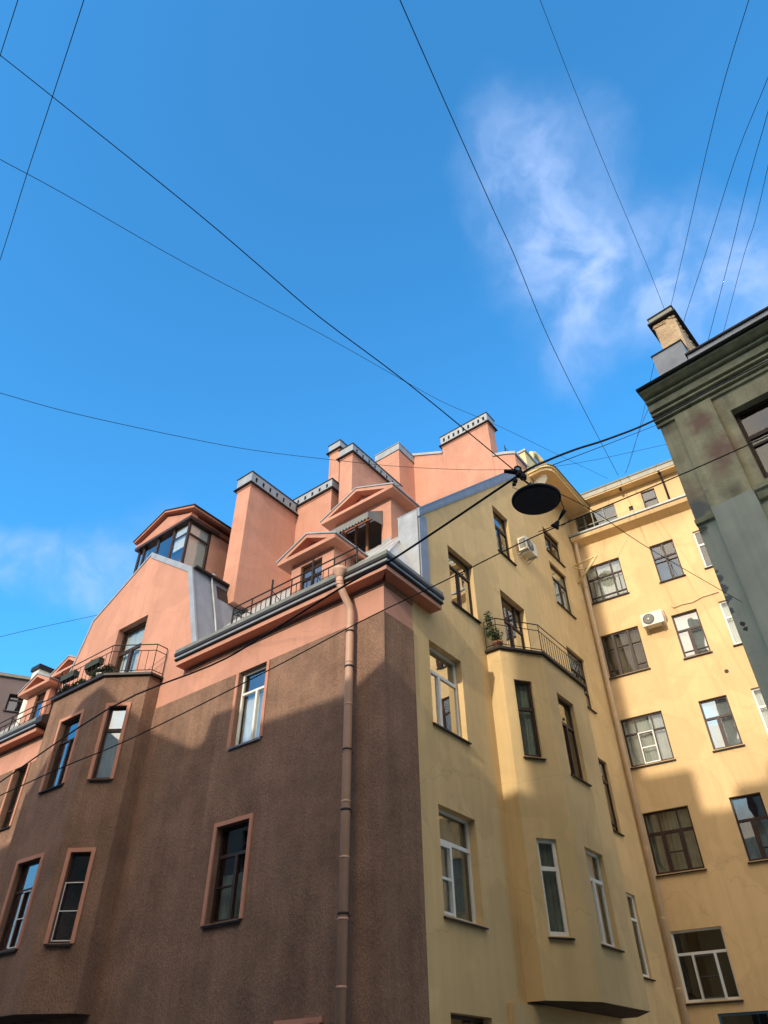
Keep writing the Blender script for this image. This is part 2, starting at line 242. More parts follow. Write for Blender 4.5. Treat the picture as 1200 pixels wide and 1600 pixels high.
# ------------------------------------------------------------------ mesh tools
class Fr:            # a facade frame: u along the wall, n outward, z up, in the local space of its building
    def __init__(s, o, d, n): s.o = Vector((*o, 0)); s.d = Vector((*d, 0)).normalized(); s.n = Vector((*n, 0)).normalized()
    def p(s, u, n, z): return s.o + s.d * u + s.n * n + Vector((0, 0, z))
class MB:
    def __init__(s): s.v = []; s.f = []; s.sm = []
    def face(s, pts, sm=False):
        b = len(s.v); s.v += [tuple(p) for p in pts]; s.f.append(tuple(range(b, b + len(pts)))); s.sm.append(sm)
    def hexa(s, a, b):       # a, b: matching rings of points
        k = len(a); o = len(s.v); s.v += [tuple(p) for p in a] + [tuple(p) for p in b]
        s.f.append(tuple(range(o, o + k))); s.sm.append(False); s.f.append(tuple(range(o + k, o + 2 * k))[::-1]); s.sm.append(False)
        for i in range(k):
            j = (i + 1) % k; s.f.append((o + i, o + j, o + k + j, o + k + i)); s.sm.append(False)
        return s
    def box(s, F, u0, u1, n0, n1, z0, z1):
        return s.hexa([F.p(u0, n0, z0), F.p(u1, n0, z0), F.p(u1, n1, z0), F.p(u0, n1, z0)],
               [F.p(u0, n0, z1), F.p(u1, n0, z1), F.p(u1, n1, z1), F.p(u0, n1, z1)])
    def prism(s, F, poly, n0, n1): return s.hexa([F.p(u, n0, z) for u, z in poly], [F.p(u, n1, z) for u, z in poly])
    def sweep(s, F, prof, u0, u1): return s.hexa([F.p(u0, n, z) for n, z in prof], [F.p(u1, n, z) for n, z in prof])
    def plan(s, F, poly, z0, z1): return s.hexa([F.p(u, n, z0) for u, n in poly], [F.p(u, n, z1) for u, n in poly])
    def tube(s, pts, r, seg=8, r2=None, caps=True):
        pts = [Vector(p) for p in pts]; k = len(pts); o = len(s.v); up = None
        for i, p in enumerate(pts):
            t = (pts[min(i + 1, k - 1)] - pts[max(i - 1, 0)]).normalized()
            if up is None: up = Vector((0, 0, 1)) if abs(t.z) < .9 else Vector((1, 0, 0))
            a = t.cross(up).normalized(); b = a.cross(t).normalized(); up = b
            rr = r if r2 is None else r + (r2 - r) * i / (k - 1)
            if callable(r): rr = r(i)
            for j in range(seg): s.v.append(tuple(p + a * rr * cos(2 * pi * j / seg) + b * rr * sin(2 * pi * j / seg)))
        for i in range(k - 1):
            for j in range(seg):
                s.f.append((o + i * seg + j, o + i * seg + (j + 1) % seg, o + (i + 1) * seg + (j + 1) % seg, o + (i + 1) * seg + j)); s.sm.append(True)
        if caps:
            s.f.append(tuple(range(o, o + seg))[::-1]); s.sm.append(False); s.f.append(tuple(range(o + (k - 1) * seg, o + k * seg))); s.sm.append(False)
        return s
    def lathe(s, c, axis, prof, seg=32):      # prof: (radius, height along axis)
        c = Vector(c); axis = Vector(axis).normalized(); a = axis.orthogonal().normalized(); b = axis.cross(a); o = len(s.v); k = len(prof)
        for r, h in prof:
            for j in range(seg): s.v.append(tuple(c + axis * h + (a * cos(2 * pi * j / seg) + b * sin(2 * pi * j / seg)) * max(r, .0005)))
        for i in range(k - 1):
            for j in range(seg):
                s.f.append((o + i * seg + j, o + i * seg + (j + 1) % seg, o + (i + 1) * seg + (j + 1) % seg, o + (i + 1) * seg + j)); s.sm.append(True)
        s.f.append(tuple(range(o, o + seg))[::-1]); s.sm.append(False); s.f.append(tuple(range(o + (k - 1) * seg, o + k * seg))); s.sm.append(False)
        return s
    def blob(s, c, r, seg=6):
        c = Vector(c); bm = bmesh.new(); bmesh.ops.create_icosphere(bm, subdivisions=1, radius=1)
        o = len(s.v)
        for v in bm.verts: s.v.append(tuple(c + Vector((v.co.x * r[0], v.co.y * r[1], v.co.z * r[2])) * random.uniform(.85, 1.15)))
        for f in bm.faces: s.f.append(tuple(o + v.index for v in f.verts)); s.sm.append(False)
        bm.free(); return s
    def wall(s, F, u0, u1, z0, top, ops=(), depth=.22, n=0.0):
        if not isinstance(top, (list, tuple)): top = [(u0, top), (u1, top)]
        def tz(u):
            for (a, za), (b, zb) in zip(top, top[1:]):
                if a <= u <= b and b > a: return za + (zb - za) * (u - a) / (b - a)
            return top[-1][1]
        us = sorted({round(x, 4) for x in [u0, u1] + [t[0] for t in top if u0 < t[0] < u1] + [q for o in ops for q in o[:2]]})
        for a, b in zip(us, us[1:]):
            if b - a < 1e-3: continue
            mid = (a + b) / 2; col = sorted([o for o in ops if o[0] <= mid <= o[1]], key=lambda o: o[2]); lo_ = z0
            for o in col:
                if o[2] > lo_ + 1e-4: s.face([F.p(a, n, lo_), F.p(b, n, lo_), F.p(b, n, o[2]), F.p(a, n, o[2])])
                lo_ = o[3]
            za, zb = tz(a + 1e-4), tz(b - 1e-4)
            if max(za, zb) > lo_ + 1e-4: s.face([F.p(a, n, lo_), F.p(b, n, lo_), F.p(b, n, zb), F.p(a, n, za)])
        for a, b, c, d in ops:
            q = n - depth
            s.face([F.p(a, n, c), F.p(a, n, d), F.p(a, q, d), F.p(a, q, c)]); s.face([F.p(b, n, c), F.p(b, n, d), F.p(b, q, d), F.p(b, q, c)])
            s.face([F.p(a, n, d), F.p(b, n, d), F.p(b, q, d), F.p(a, q, d)]); s.face([F.p(a, n, c), F.p(b, n, c), F.p(b, q, c), F.p(a, q, c)])
        return s
    def build(s, name, material, parent=None, loc=None, rz=0, fix=True, **tags):
        me = bpy.data.meshes.new(name); me.from_pydata(s.v, [], s.f); me.materials.append(M[material] if isinstance(material, str) else material)
        me.polygons.foreach_set('use_smooth', s.sm)
        if fix:
            bm = bmesh.new(); bm.from_mesh(me); bmesh.ops.recalc_face_normals(bm, faces=bm.faces); bm.to_mesh(me); bm.free()
        me.update(); o = bpy.data.objects.new(name, me); COL.objects.link(o)
        if parent: o.parent = parent
        if loc is not None: o.location = loc; o.rotation_euler = (0, 0, rz)
        for k, v in tags.items(): o[k] = v
        return o
def thing(name, label, cat, loc=(0, 0, 0), rz=0, group=None):
    o = bpy.data.objects.new(name, None); COL.objects.link(o); o.location = loc; o.rotation_euler = (0, 0, rz)
    o['label'] = label; o['category'] = cat
    if group: o['group'] = group
    return o

# one window: dark or white frame with its glazing bars, glass, sill, curtain and plaster trim
def window(B_, F, u0, u1, z0, z1, fm='dwood', bars=(), pane='glass', curt=None, sill=True, trim=None, depth=.2, fw=.06, n=0, curtz=None, sillo=.07, back=True, extra=None, label=None, silld=None):
    q = n - depth; f = MB()
    f.box(F, u0, u0 + fw, q, q + .06, z0, z1); f.box(F, u1 - fw, u1, q, q + .06, z0, z1)
    f.box(F, u0 + fw, u1 - fw, q, q + .06, z0, z0 + fw * 1.2); f.box(F, u0 + fw, u1 - fw, q, q + .06, z1 - fw, z1)
    w, h = u1 - u0, z1 - z0
    for k, b in enumerate(bars):      # ('h', t, s0, s1, thickness) or ('v', t, s0, s1, thickness), fractions of the opening
        kind, t, a, c = b[:4]; th = b[4] if len(b) > 4 else .05; e = .008 + .002 * (k % 3)
        if kind == 'h': f.box(F, u0 + fw * .5 + (w - fw) * a, u0 + fw * .5 + (w - fw) * c, q + .003 * (k % 3), q + .06 + e, z0 + h * t - th / 2, z0 + h * t + th / 2)
        else: f.box(F, u0 + w * t - th / 2, u0 + w * t + th / 2, q + .004 + .002 * (k % 3), q + .075 + e, z0 + fw * .6 + (h - fw) * a, z0 + fw * .6 + (h - fw) * c)
    wo = f.build('window', fm, B_)
    if label: wo['label'] = label
    MB().box(F, u0 + .01, u1 - .01, q + .02, q + .032, z0 + .01, z1 - .01).build('pane', pane, wo)
    if curt:
        c0, c1 = curtz or (0, 1); c = MB(); kk = max(8, int(w * 24)); zz0, zz1 = z0 + h * c0, z0 + h * c1
        pts = [(u0 + w * i / kk, q - .12 + .018 * sin(i * 1.9) + .01 * sin(i * .7)) for i in range(kk + 1)]
        for (a, na), (b, nb) in zip(pts, pts[1:]): c.face([F.p(a, na, zz0), F.p(b, nb, zz0), F.p(b, nb, zz1), F.p(a, na, zz1)], True)
        c.build('curtain', curt, wo, fix=False)
    if extra:                        # a white fly screen or casement standing proud of the frame
        ex = MB(); a0, a1, b0, b1, th = extra[:5]
        ua, ub, za, zb = u0 + w * a0, u0 + w * a1, z0 + h * b0, z0 + h * b1
        for x in (ua, ub - th): ex.box(F, x, x + th, q + .085, q + .11, za, zb)
        for z in (za, (za + zb) / 2 - th / 2, zb - th): ex.box(F, ua + th, ub - th, q + .085, q + .11, z, z + th)
        ex.build('fly_screen', extra[5] if len(extra) > 5 else 'white', wo)
    if sill:
        s_ = MB(); a, b = u0 - .04, u1 + .05
        s_.sweep(F, [(q + .05, z0 - .012), (n + sillo, z0 - .045), (n + sillo, z0 - .075), (n + .004, z0 - .06), (q + .05, z0 - .05)], u0 + .003, u1 - .003)
        s_.sweep(F, [(n + .003, z0 - .02), (n + sillo, z0 - .043), (n + sillo, z0 - .078), (n + .003, z0 - .065)], a, b)
        s_.build('sill', silld or 'darkmetal', wo)
    if trim:
        t_ = MB(); tw = .095; pr = n + .035
        t_.box(F, u0 - tw, u0, n - .01, pr, z0 - .02, z1 + (tw if trim == 'full' else 0)); t_.box(F, u1, u1 + tw, n - .01, pr, z0 - .02, z1 + (tw if trim == 'full' else 0))
        if trim == 'full': t_.box(F, u0, u1, n - .01, pr - .002, z1, z1 + tw)
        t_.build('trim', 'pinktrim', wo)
    return wo
T2 = [('h', .72, 0, 1, .07), ('v', .5, 0, .70, .07)]
T1 = [('h', .72, 0, 1, .07)]

# ================================================================== CORNER BUILDING
Cx, Cy = -0.03, 14.0
AZ_Y = R(37.5)
RZ_C = pi / 2 - AZ_Y                                # local x runs along the yellow side, local y along the brown front
cb = thing('apartment_building', 'pink and brown corner apartment block with mansard roof, chimneys and a tan courtyard side', 'apartment building', (Cx, Cy, 0), RZ_C)
FB = Fr((0, 0), (0, 1), (-1, 0)); FY = Fr((0, 0), (1, 0), (0, -1))

b_ops = [(3.75, 4.78, 8.42, 10.42), (3.77, 4.84, 4.62, 6.56), (14.72, 15.56, 8.46, 10.42), (14.72, 15.56, 4.62, 6.56), (1.55, 2.4, .9, 2.68)]
br = MB().wall(FB, -.02, 22, 0, 10.43, b_ops, .2, n=.02)
br.face([FB.p(-.02, 0, 10.43), FB.p(22, 0, 10.43), FB.p(22, .02, 10.43), FB.p(-.02, .02, 10.43)])
br.wall(FY, -.02, 1.13, 0, 10.43, n=.02)
br.face([FY.p(-.02, 0, 10.43), FY.p(1.13, 0, 10.43), FY.p(1.13, .02, 10.43), FY.p(-.02, .02, 10.43)])
br.face([FY.p(1.13, 0, 0), FY.p(1.13, .02, 0), FY.p(1.13, .02, 10.43), FY.p(1.13, 0, 10.43)])
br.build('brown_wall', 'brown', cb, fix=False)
pk = MB().wall(FB, 0, 6.93, 10.42, 11.9, n=.0)
GAB = [(6.93, 12.08), (7.92, 15.24), (10.51, 17.03), (13.32, 15.29), (14.3, 12.08)]
gd = (9.83, 11.42, 11.42, 14.2)
pk.wall(FB, 6.93, 14.3, 10.42, GAB, [gd], .3)
pk.wall(FB, 14.3, 22, 10.42, 11.9)
pk.wall(FY, 0, 1.13, 10.42, 11.3)
pk.build('pink_wall', 'pink', cb, fix=False)
fz = MB(); Lp = [(-.03, -.03), (1.15, -.03), (1.15, .02), (.02, .02), (.02, 6.99), (-.03, 6.99)]
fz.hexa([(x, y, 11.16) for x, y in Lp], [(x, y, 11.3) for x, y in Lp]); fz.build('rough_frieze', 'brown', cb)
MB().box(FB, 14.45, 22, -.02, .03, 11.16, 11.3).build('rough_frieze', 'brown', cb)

MB().hexa([(-.026, -.026, 0), (-.006, -.026, 0), (-.026, -.006, 0)], [(-.026, -.026, 10.42), (-.006, -.026, 10.42), (-.026, -.006, 10.42)]).build('corner_bead', 'brown', cb)
# tan courtyard wall
y_ops = {'A': (3.07, 4.42, 12.27, 14.22), 'B': (6.33, 7.42, 15.98, 17.97), 'C': (10.6, 12.05, 17.75 + 1.96 - 1.2, 19.71),
         'D': (10.6, 12.05, 16.06, 17.98), 'E': (6.03, 7.62, 11.5, 14.23), 'F': (10.62, 12.05, 12.21, 14.23),
         'G': (10.97, 12.12, 8.17, 10.43), 'H': (11.05, 12.1, 4.35, 6.43), 'U': (1.8, 3.25, 8.36, 10.5), 'L': (1.8, 3.25, 4.47, 6.55), 'Z': (1.81, 3.22, .9, 2.93)}
tn = MB(); tn.wall(FY, 1.13, 13.95, 0, [(1.13, 11.3), (1.7, 11.3), (1.7, 14.42), (9.25, 21.7), (9.25, 22.3), (13.95, 22.3)], list(y_ops.values()), .27)
tn.face([FY.p(1.7, 0, 11.3), FY.p(1.7, -.3, 11.3), FY.p(1.7, -.3, 14.4), FY.p(1.7, 0, 14.4)])
tn.build('tan_wall', 'tan', cb, fix=False)
dl = MB(); dl.box(FY, .3, 13.7, -1.35, -1.3, 0, 11.6); dl.box(FB, .9, 21.8, -1.3, -1.25, 0, 11.4)
dl.prism(FY, [(1.9, 11.6), (13.7, 11.6), (13.7, 22), (9.4, 21.2), (1.9, 13.9)], -1.35, -1.3); dl.box(FB, 8.2, 13, -2.3, -2.25, 11.4, 15)
dl.build('room_wall', 'room', cb)

# bay on the tan side and bay on the brown front share one shape
def bay(F, u0, wallm, capm, label, wins, zb=3.28, zt=11.33, mirror=1, nback=0):
    P = [(0, nback), (0, .42), (1.07, 1.17), (3.68, 1.17), (4.75, .42), (4.75, nback)]
    P = [(u0 + a, b) for a, b in P]; mb = MB(); frames = []
    for (a, b) in zip(P, P[1:]):
        d = Vector((b[0] - a[0], b[1] - a[1])); ln = d.length; d.normalize(); nn = Vector((-d.y, d.x))
        pa = F.p(a[0], a[1], 0); pb = F.p(b[0], b[1], 0); dd = (pb - pa).normalized(); n3 = (F.d * nn.x + F.n * nn.y)
        frames.append((Fr((pa.x, pa.y), (dd.x, dd.y), (n3.x, n3.y)), ln))
    for i, (fr, ln) in enumerate(frames):
        mb.wall(fr, 0, ln, zb, zt, [w[:4] for w in wins.get(i, [])], .2)
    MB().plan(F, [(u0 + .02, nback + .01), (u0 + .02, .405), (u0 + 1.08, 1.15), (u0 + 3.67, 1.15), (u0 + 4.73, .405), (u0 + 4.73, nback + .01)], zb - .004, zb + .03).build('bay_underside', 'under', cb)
    mb.face([F.p(u, n, zt) for u, n in P])
    o = mb.build('bay', wallm, cb, fix=False)
    if label: o['label'] = label
    Q = [(u0 - .1, nback), (u0 - .1, .46), (u0 + 1.03, 1.27), (u0 + 3.72, 1.27), (u0 + 4.85, .46), (u0 + 4.85, nback)]
    bal = MB().plan(F, Q, zt + .003, zt + .07).build('balcony', capm, cb)
    return frames, P, bal
def railing(F, P, z0, z1, bal, gap=.16, posts=True, low=.09, material='black', skip=()):
    r = MB(); r.tube([F.p(u, n, z1) for u, n in P], .016, 6); r.tube([F.p(u, n, z1 - .2) for u, n in P], .012, 6); r.tube([F.p(u, n, z0 + low) for u, n in P], .012, 6)
    for i, (a, b) in enumerate(zip(P, P[1:])):
        ln = math.hypot(b[0] - a[0], b[1] - a[1]); k = max(1, round(ln / gap))
        for j in range(k + 1):
            t = j / k; u, n = a[0] + (b[0] - a[0]) * t, a[1] + (b[1] - a[1]) * t; end = j in (0, k)
            if end: r.tube([F.p(u, n, z0), F.p(u, n, z1)], .012, 6)
            elif i not in skip: r.tube([F.p(u, n, z0 + low), F.p(u, n, z1 - .2)], .0085, 5)
            elif j % 4 == 2: r.tube([F.p(u, n, z0), F.p(u, n, z1)], .008, 5)
    return r.build('railing', material, bal)

yb_w = {1: [(.31, .83, 8.37, 10.47), (.31, .83, 4.44, 6.43)], 2: [(.53, 1.55, 8.18, 10.43), (.53, 1.55, 4.4, 6.42)]}
yfr, yP, ybal = bay(FY, 4.68, 'tan', 'darkmetal', None, yb_w)
railing(FY, [(4.62, .05), (4.62, .42), (5.72, 1.2), (8.38, 1.2), (9.49, .42), (9.49, .05)], 11.40, 12.30, ybal, skip=(0, 1))
bb_w = {1: [(.44, .96, 8.37, 10.40), (.46, .98, 4.62, 6.56)], 2: [(.72, 1.75, 8.43, 10.42), (.72, 1.80, 4.6, 6.58)]}
bfr, bP, bbal = bay(FB, 8.3, 'brown', 'darkmetal', None, bb_w, nback=.02)
railing(FB, [(8.24, .05), (8.24, .42), (9.34, 1.2), (12.0, 1.2), (13.1, .42), (13.1, .05)], 11.40, 12.33, bbal, skip=(0,), gap=.22)
MB().box(bfr[0][0], .0, .0, 0, 0, 0, 0)

# windows of the brown front
window(cb, FB, *b_ops[0], fm='white', bars=[('h', .70, 0, 1, .06), ('v', .42, 0, .69, .07)], curt='lcurt', curtz=(0, .68), trim='side', n=.02, silld='metal', sillo=.05)
window(cb, FB, *b_ops[1], fm='dwood', bars=[('h', .68, 0, 1, .07), ('v', .42, 0, .67, .08), ('h', .36, .42, 1, .025)], pane='glassd', trim='full', n=.02, curt='gcurt', curtz=(0, .5))
window(cb, FB, *b_ops[2], fm='dwood', bars=[('h', .30, .2, 1, .02)], pane='glassd', trim='side', n=.02, curt='gcurt')
window(cb, FB, *b_ops[3], fm='dwood', bars=T1, pane='glassd', trim='full', n=.02)
window(cb, FB, *b_ops[4], fm='dwood', bars=T1, pane='glassd', trim='full', n=.02)
f1 = bfr[1][0]; f2 = bfr[2][0]
window(cb, f1, *bb_w[1][0], fm='dwood', bars=[('h', .67, 0, 1, .10)], pane='glassm', trim='full', curt='lcurt', depth=.17, fw=.05)
window(cb, f1, *bb_w[1][1], fm='dwood', bars=[('h', .66, 0, 1, .07)], pane='glassd', trim='full', depth=.17, extra=(.03, .97, .02, .66, .02))
window(cb, f2, *bb_w[2][0], fm='dwood', bars=[('h', .68, 0, 1, .05), ('v', .42, 0, .67, .07)], pane='glass', trim='full', depth=.17, curt='gcurt', curtz=(0, .7))
window(cb, f2, *bb_w[2][1], fm='dwood', bars=[('h', .66, 0, 1, .07), ('v', .5, 0, .66, .07)], pane='glass', trim='full', depth=.17, extra=(.04, .5, .02, .64, .02))
window(cb, FB, gd[0], gd[1], gd[2], gd[3], fm='dwood', bars=[('h', .68, 0, 1, .12), ('v', .55, 0, .68, .14)], pane='glassd', curt='lcurt', sill=False, depth=.28)
# windows of the tan side
g1, g2 = yfr[1][0], yfr[2][0]
yo = y_ops
window(cb, FY, *yo['U'], fm='white', bars=[('h', .68, 0, 1, .08), ('v', .42, 0, .67, .09)], pane='glassm', depth=.25)
window(cb, FY, *yo['L'], fm='white', bars=[('h', .69, 0, 1, .08), ('v', .43, 0, .68, .09)], pane='glass', depth=.25, extra=(.03, .42, .03, .66, .05), curt='gcurt', curtz=(0, 1))
window(cb, g1, *yb_w[1][0], fm='dwood', bars=[('h', .62, 0, 1, .09)], pane='glassd', depth=.14, curt='gcurt', fw=.07)
window(cb, g1, *yb_w[1][1], fm='white', bars=[('h', .68, 0, 1, .09)], pane='glassd', depth=.14, curt='gcurt', fw=.08)
window(cb, g2, *yb_w[2][0], fm='dwood', bars=[('h', .66, 0, 1, .09), ('v', .5, 0, .65, .06)], pane='glass', depth=.18)
window(cb, g2, *yb_w[2][1], fm='white', bars=[('h', .68, 0, 1, .08), ('v', .42, 0, .68, .08)], pane='glass', depth=.18, curt='lcurt')
for k, ex in (('A', T2), ('B', [('h', .66, 0, 1, .09), ('h', .62, 0, 1, .03), ('v', .5, 0, .6, .05)]), ('C', T2), ('D', [('h', .66, 0, 1, .08), ('v', .55, 0, .66, .06)]),
              ('F', [('h', .62, 0, 1, .06), ('v', .5, 0, .62, .05), ('h', .3, 0, 1, .03)]), ('G', [('h', .70, 0, 1, .10), ('v', .5, 0, .7, .05), ('h', .1, 0, 1, .04)])):
    window(cb, FY, *yo[k], fm='dwood', bars=ex, depth=.2 if k in 'AB' else .14, pane='glass' if k != 'A' else 'glassm', curt='curt' if k in 'BDF' else None)
window(cb, FY, *yo['E'], fm='dwood', bars=[('h', .68, 0, 1, .08), ('v', .5, 0, .68, .10), ('v', .25, .7, 1, .04), ('v', .75, .7, 1, .04)], pane='glassm', depth=.25, sill=False)
window(cb, FY, *yo['H'], fm='white', bars=[('h', .68, 0, 1, .07)], pane='glassd', depth=.14)
window(cb, FY, *yo['Z'], fm='dwood', bars=T2, pane='glassd', depth=.25, sill=False)

# eaves cornice round the corner
def cornice(segs):
    fasc = MB(); soff, gut, lip, slope = MB(), MB(), MB(), MB()
    for F, u0, u1, m0, m1 in segs:      # m0/m1: mitre (+1 outside corner, 0 square end)
        def sw(mb, prof):
            mb.hexa([F.p(u0 - m0 * max(n, 0), n, z) for n, z in prof], [F.p(u1 + m1 * max(n, 0), n, z) for n, z in prof])
        sw(soff, [(-.05, 11.30), (.33, 11.30), (.33, 11.419), (-.05, 11.419)]); sw(fasc, [(.331, 11.298), (.352, 11.298), (.352, 11.419), (.331, 11.419)])
        sw(gut, [(-.05, 11.421), (.37, 11.421), (.42, 11.45), (.42, 11.48), (-.05, 11.48)])
        sw(lip, [(.0, 11.481), (.40, 11.481), (.415, 11.555), (.0, 11.555)])
        sw(gut, [(.0, 11.556), (.45, 11.556), (.46, 11.635), (.0, 11.635)])
        sw(slope, [(-.10, 11.636), (.44, 11.636), (.43, 11.77), (.38, 11.80), (-.10, 11.95)])
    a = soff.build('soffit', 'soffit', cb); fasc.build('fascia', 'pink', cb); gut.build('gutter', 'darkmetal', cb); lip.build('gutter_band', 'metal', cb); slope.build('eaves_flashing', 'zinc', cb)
cornice([(FB, 0, 7.24, 1, 0), (FY, 0, 1.95, 1, 0)])
cornice([(FB, 14.32, 22, 0, 0)])
MB().sweep(FB, [(.0, 11.43), (.47, 11.5), (.47, 11.72), (.0, 11.95)], 13.93, 14.32).build('gutter_end_box', 'darkmetal', cb)

# mansard roof and standing seams
Z0 = 11.95; SL = .98
rf = MB()
S1 = 1.15; ZB = Z0 + S1 * 2.6; ZE = Z0 + SL * 9.3
def rz_(e): return Z0 + S1 * e if e <= 2.6 else ZB + (ZE - ZB) * (e - 2.6) / 6.7
for a_, b_ in ((-7.4, -.72), (-22, -14.0)): rf.prism(FY, [(-.05, Z0 - .04), (2.6, ZB), (9.3, ZE), (9.3, ZE - .1), (2.6, ZB - .1), (-.05, Z0 - .14)], a_, b_)
rf.face([(-.05, -.02, Z0 - .04), (-.05, .72, Z0 - .04), (1.66, .72, rz_(1.66))]); rf.face([(-.05, -.02, Z0 - .04), (1.66, .72, rz_(1.66)), (1.66, -.02, Z0 + .2)]); rf.tube([(-.03, -.01, Z0), (1.66, .71, rz_(1.66) + .02)], .02, 6)
for y_ in (.25, .5): rf.tube([(0, y_, Z0), (1.69 * y_ / .72, y_, Z0 + S1 * 1.69 * y_ / .72)], .014, 5)
for y in [.74] + [1.25 + .45 * i for i in range(14)] + [14.4 + .5 * i for i in range(15)]:
    e = 2.6
    rf.prism(FY, [(.0, Z0), (e, rz_(e)), (e, rz_(e) + .035), (.0, Z0 + .035)], -y - .014, -y + .014)
    if e > 2: rf.prism(FY, [(2.6, ZB), (9.2, rz_(9.2)), (9.2, rz_(9.2) + .03), (2.6, ZB + .03)], -y - .012, -y + .012)
roof = rf.build('roof', 'seam', cb)
# side upstand of the tan gable wall: pale panel facing the street, blue grey edge, sloping coping
pn = MB().prism(FB, [(0.03, 12.0), (.70, 12.0), (.70, 14.60), (.03, 14.60)], -1.70, -1.61); pn.build('parapet_panel', 'metal', cb)
MB().prism(FY, [(1.655, 11.9), (2.02, 11.9), (2.02, 14.6), (1.655, 14.4)], -.02, .012).build('parapet_edge', 'bluemetal', cb)
cp = MB(); cp.prism(FY, [(1.62, 14.36), (9.3, 21.55), (9.3, 22.02), (1.62, 14.62)], -.02, .05)
cp.prism(FY, [(1.62, 14.62), (9.3, 22.02), (9.3, 22.06), (1.62, 14.66)], -.75, .07)
cp.prism(FY, [(1.62, 14.44), (9.3, 21.66), (9.3, 21.70), (1.62, 14.48)], .05, .062)
cp.build('coping', 'bluemetal', cb)
wl = MB().prism(FY, [(1.7, 12), (9.3, 19.4), (9.3, 22.0), (1.7, 14.6)], -.7, -.66); wl.build('parapet_back', 'metal', cb)

# stepped gable over the brown bay with sheet-metal flanks
gm = MB()
for (a, za), (b, zb) in zip(GAB, GAB[1:]):
    gm.hexa([FB.p(a, -.02, za), FB.p(b, -.02, zb), FB.p(b, -7.5, zb), FB.p(a, -7.5, za)], [FB.p(a, -.02, za + .03), FB.p(b, -.02, zb + .03), FB.p(b, -7.5, zb + .03), FB.p(a, -7.5, za + .03)])
gm.build('gable_roof', 'bluemetal', cb)
gc = MB()
def inset(P, w):
    out = []
    for i, (x, z) in enumerate(P):
        dirs = []
        for j, k in ((i - 1, i), (i, i + 1)):
            if j >= 0 and k < len(P):
                d = Vector((P[k][0] - P[j][0], P[k][1] - P[j][1])).normalized(); dirs.append(Vector((d.y, -d.x)))
        nn = sum(dirs, Vector((0, 0))).normalized(); c = nn.dot(dirs[0]); out.append((x + nn.x * w / c, z + nn.y * w / c))
    return out
GI = inset(GAB, .17); GN = inset(GAB, .05); GO = inset(GAB, -.03)
for i in range(4):
    if i >= 2: GI = [GI[0], GI[1], GN[2] if i == 2 else GN[2], GN[3], GN[4]]
    gc.hexa([FB.p(*(GO[i][0], -.03, GO[i][1])), FB.p(GO[i + 1][0], -.03, GO[i + 1][1]), FB.p(GI[i + 1][0], -.03, GI[i + 1][1]), FB.p(GI[i][0], -.03, GI[i][1])],
            [FB.p(GO[i][0], .03, GO[i][1]), FB.p(GO[i + 1][0], .03, GO[i + 1][1]), FB.p(GI[i + 1][0], .03, GI[i + 1][1]), FB.p(GI[i][0], .03, GI[i][1])])
gc.build('gable_coping', 'metal', cb)
dp = MB().tube([FB.p(7.86, -.85, 15.32), FB.p(7.84, -.78, 15.2), FB.p(7.35, -.8, 13.6), FB.p(6.95, -.8, 12.2)], .035, 8); dp.lathe(FB.p(7.86, -.85, 15.28), (0, 0, 1), [(.04, 0), (.09, .1)], 10)
dp.build('small_downpipe', 'metal', cb)
ed = MB().box(FB, 7.75, 7.95, -7, -.05, 15.24, 15.30); ed.prism(Fr((1.0, 0), (0, 1), (-1, 0)), [(6.9, 12.0), (7.85, 15.05), (7.88, 15.05), (6.95, 12.0)], -.9, -.02)
ed.build('roof_edge', 'darkmetal', cb)

# dormers: pedimented fronts facing the street
def dormer(u0, u1, w, zb, ze, za, back, ov=.32, wins=(), wall='pink', face='pink', capm='metal', label=None):
    F = Fr((w, 0), (0, 1), (-1, 0)); mid = (u0 + u1) / 2
    o = MB(); o.wall(F, u0, u1, zb, ze, [x[:4] for x in wins], .16)
    o.face([F.p(u0, 0, zb), F.p(u0, 0, ze), F.p(u0, -back, ze), F.p(u0, -back, zb)]); o.face([F.p(u1, 0, zb), F.p(u1, 0, ze), F.p(u1, -back, ze), F.p(u1, -back, zb)])
    d = o.build('dormer', wall, cb, fix=False)
    if label: d['label'] = label
    e0, e1 = u0 - ov, u1 + ov; rise = za - ze
    p = MB(); p.box(F, e0 + .01, e1 - .01, ov - .004, ov + .012, ze - .002, ze + .115); sf = MB(); sf.box(F, e0, e1, -back, ov - .005, ze, ze + .12)                         # horizontal cornice and soffit
    ti = (mid - e0) ; k = .10
    p.prism(F, [(e0 + .35, ze + .12), (e1 - .35, ze + .12), (mid, za - .15)], -.05, .02)
    p.hexa([F.p(e0, -.1, ze + .12), F.p(mid, -.1, za - .02), F.p(mid, -.1, za - .14), F.p(e0 + .28, -.1, ze + .12)],
           [F.p(e0, ov, ze + .12), F.p(mid, ov, za - .02), F.p(mid, ov, za - .14), F.p(e0 + .28, ov, ze + .12)])
    p.hexa([F.p(e1, -.1, ze + .12), F.p(mid, -.1, za - .02), F.p(mid, -.1, za - .14), F.p(e1 - .28, -.1, ze + .12)],
           [F.p(e1, ov, ze + .12), F.p(mid, ov, za - .02), F.p(mid, ov, za - .14), F.p(e1 - .28, ov, ze + .12)])
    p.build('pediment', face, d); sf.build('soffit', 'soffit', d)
    r = MB()
    for e in (e0, e1):
        s_ = .04 if e == e1 else -.04
        r.hexa([F.p(e + s_, ov + .03, ze + .12), F.p(mid, ov + .03, za - .018), F.p(mid, ov + .03, za + .03), F.p(e + s_, ov + .03, ze + .165)],
               [F.p(e + s_, -back, ze + .12), F.p(mid, -back, za - .018), F.p(mid, -back, za + .03), F.p(e + s_, -back, ze + .165)])
    r.build('roof', capm, d)
    return F, d
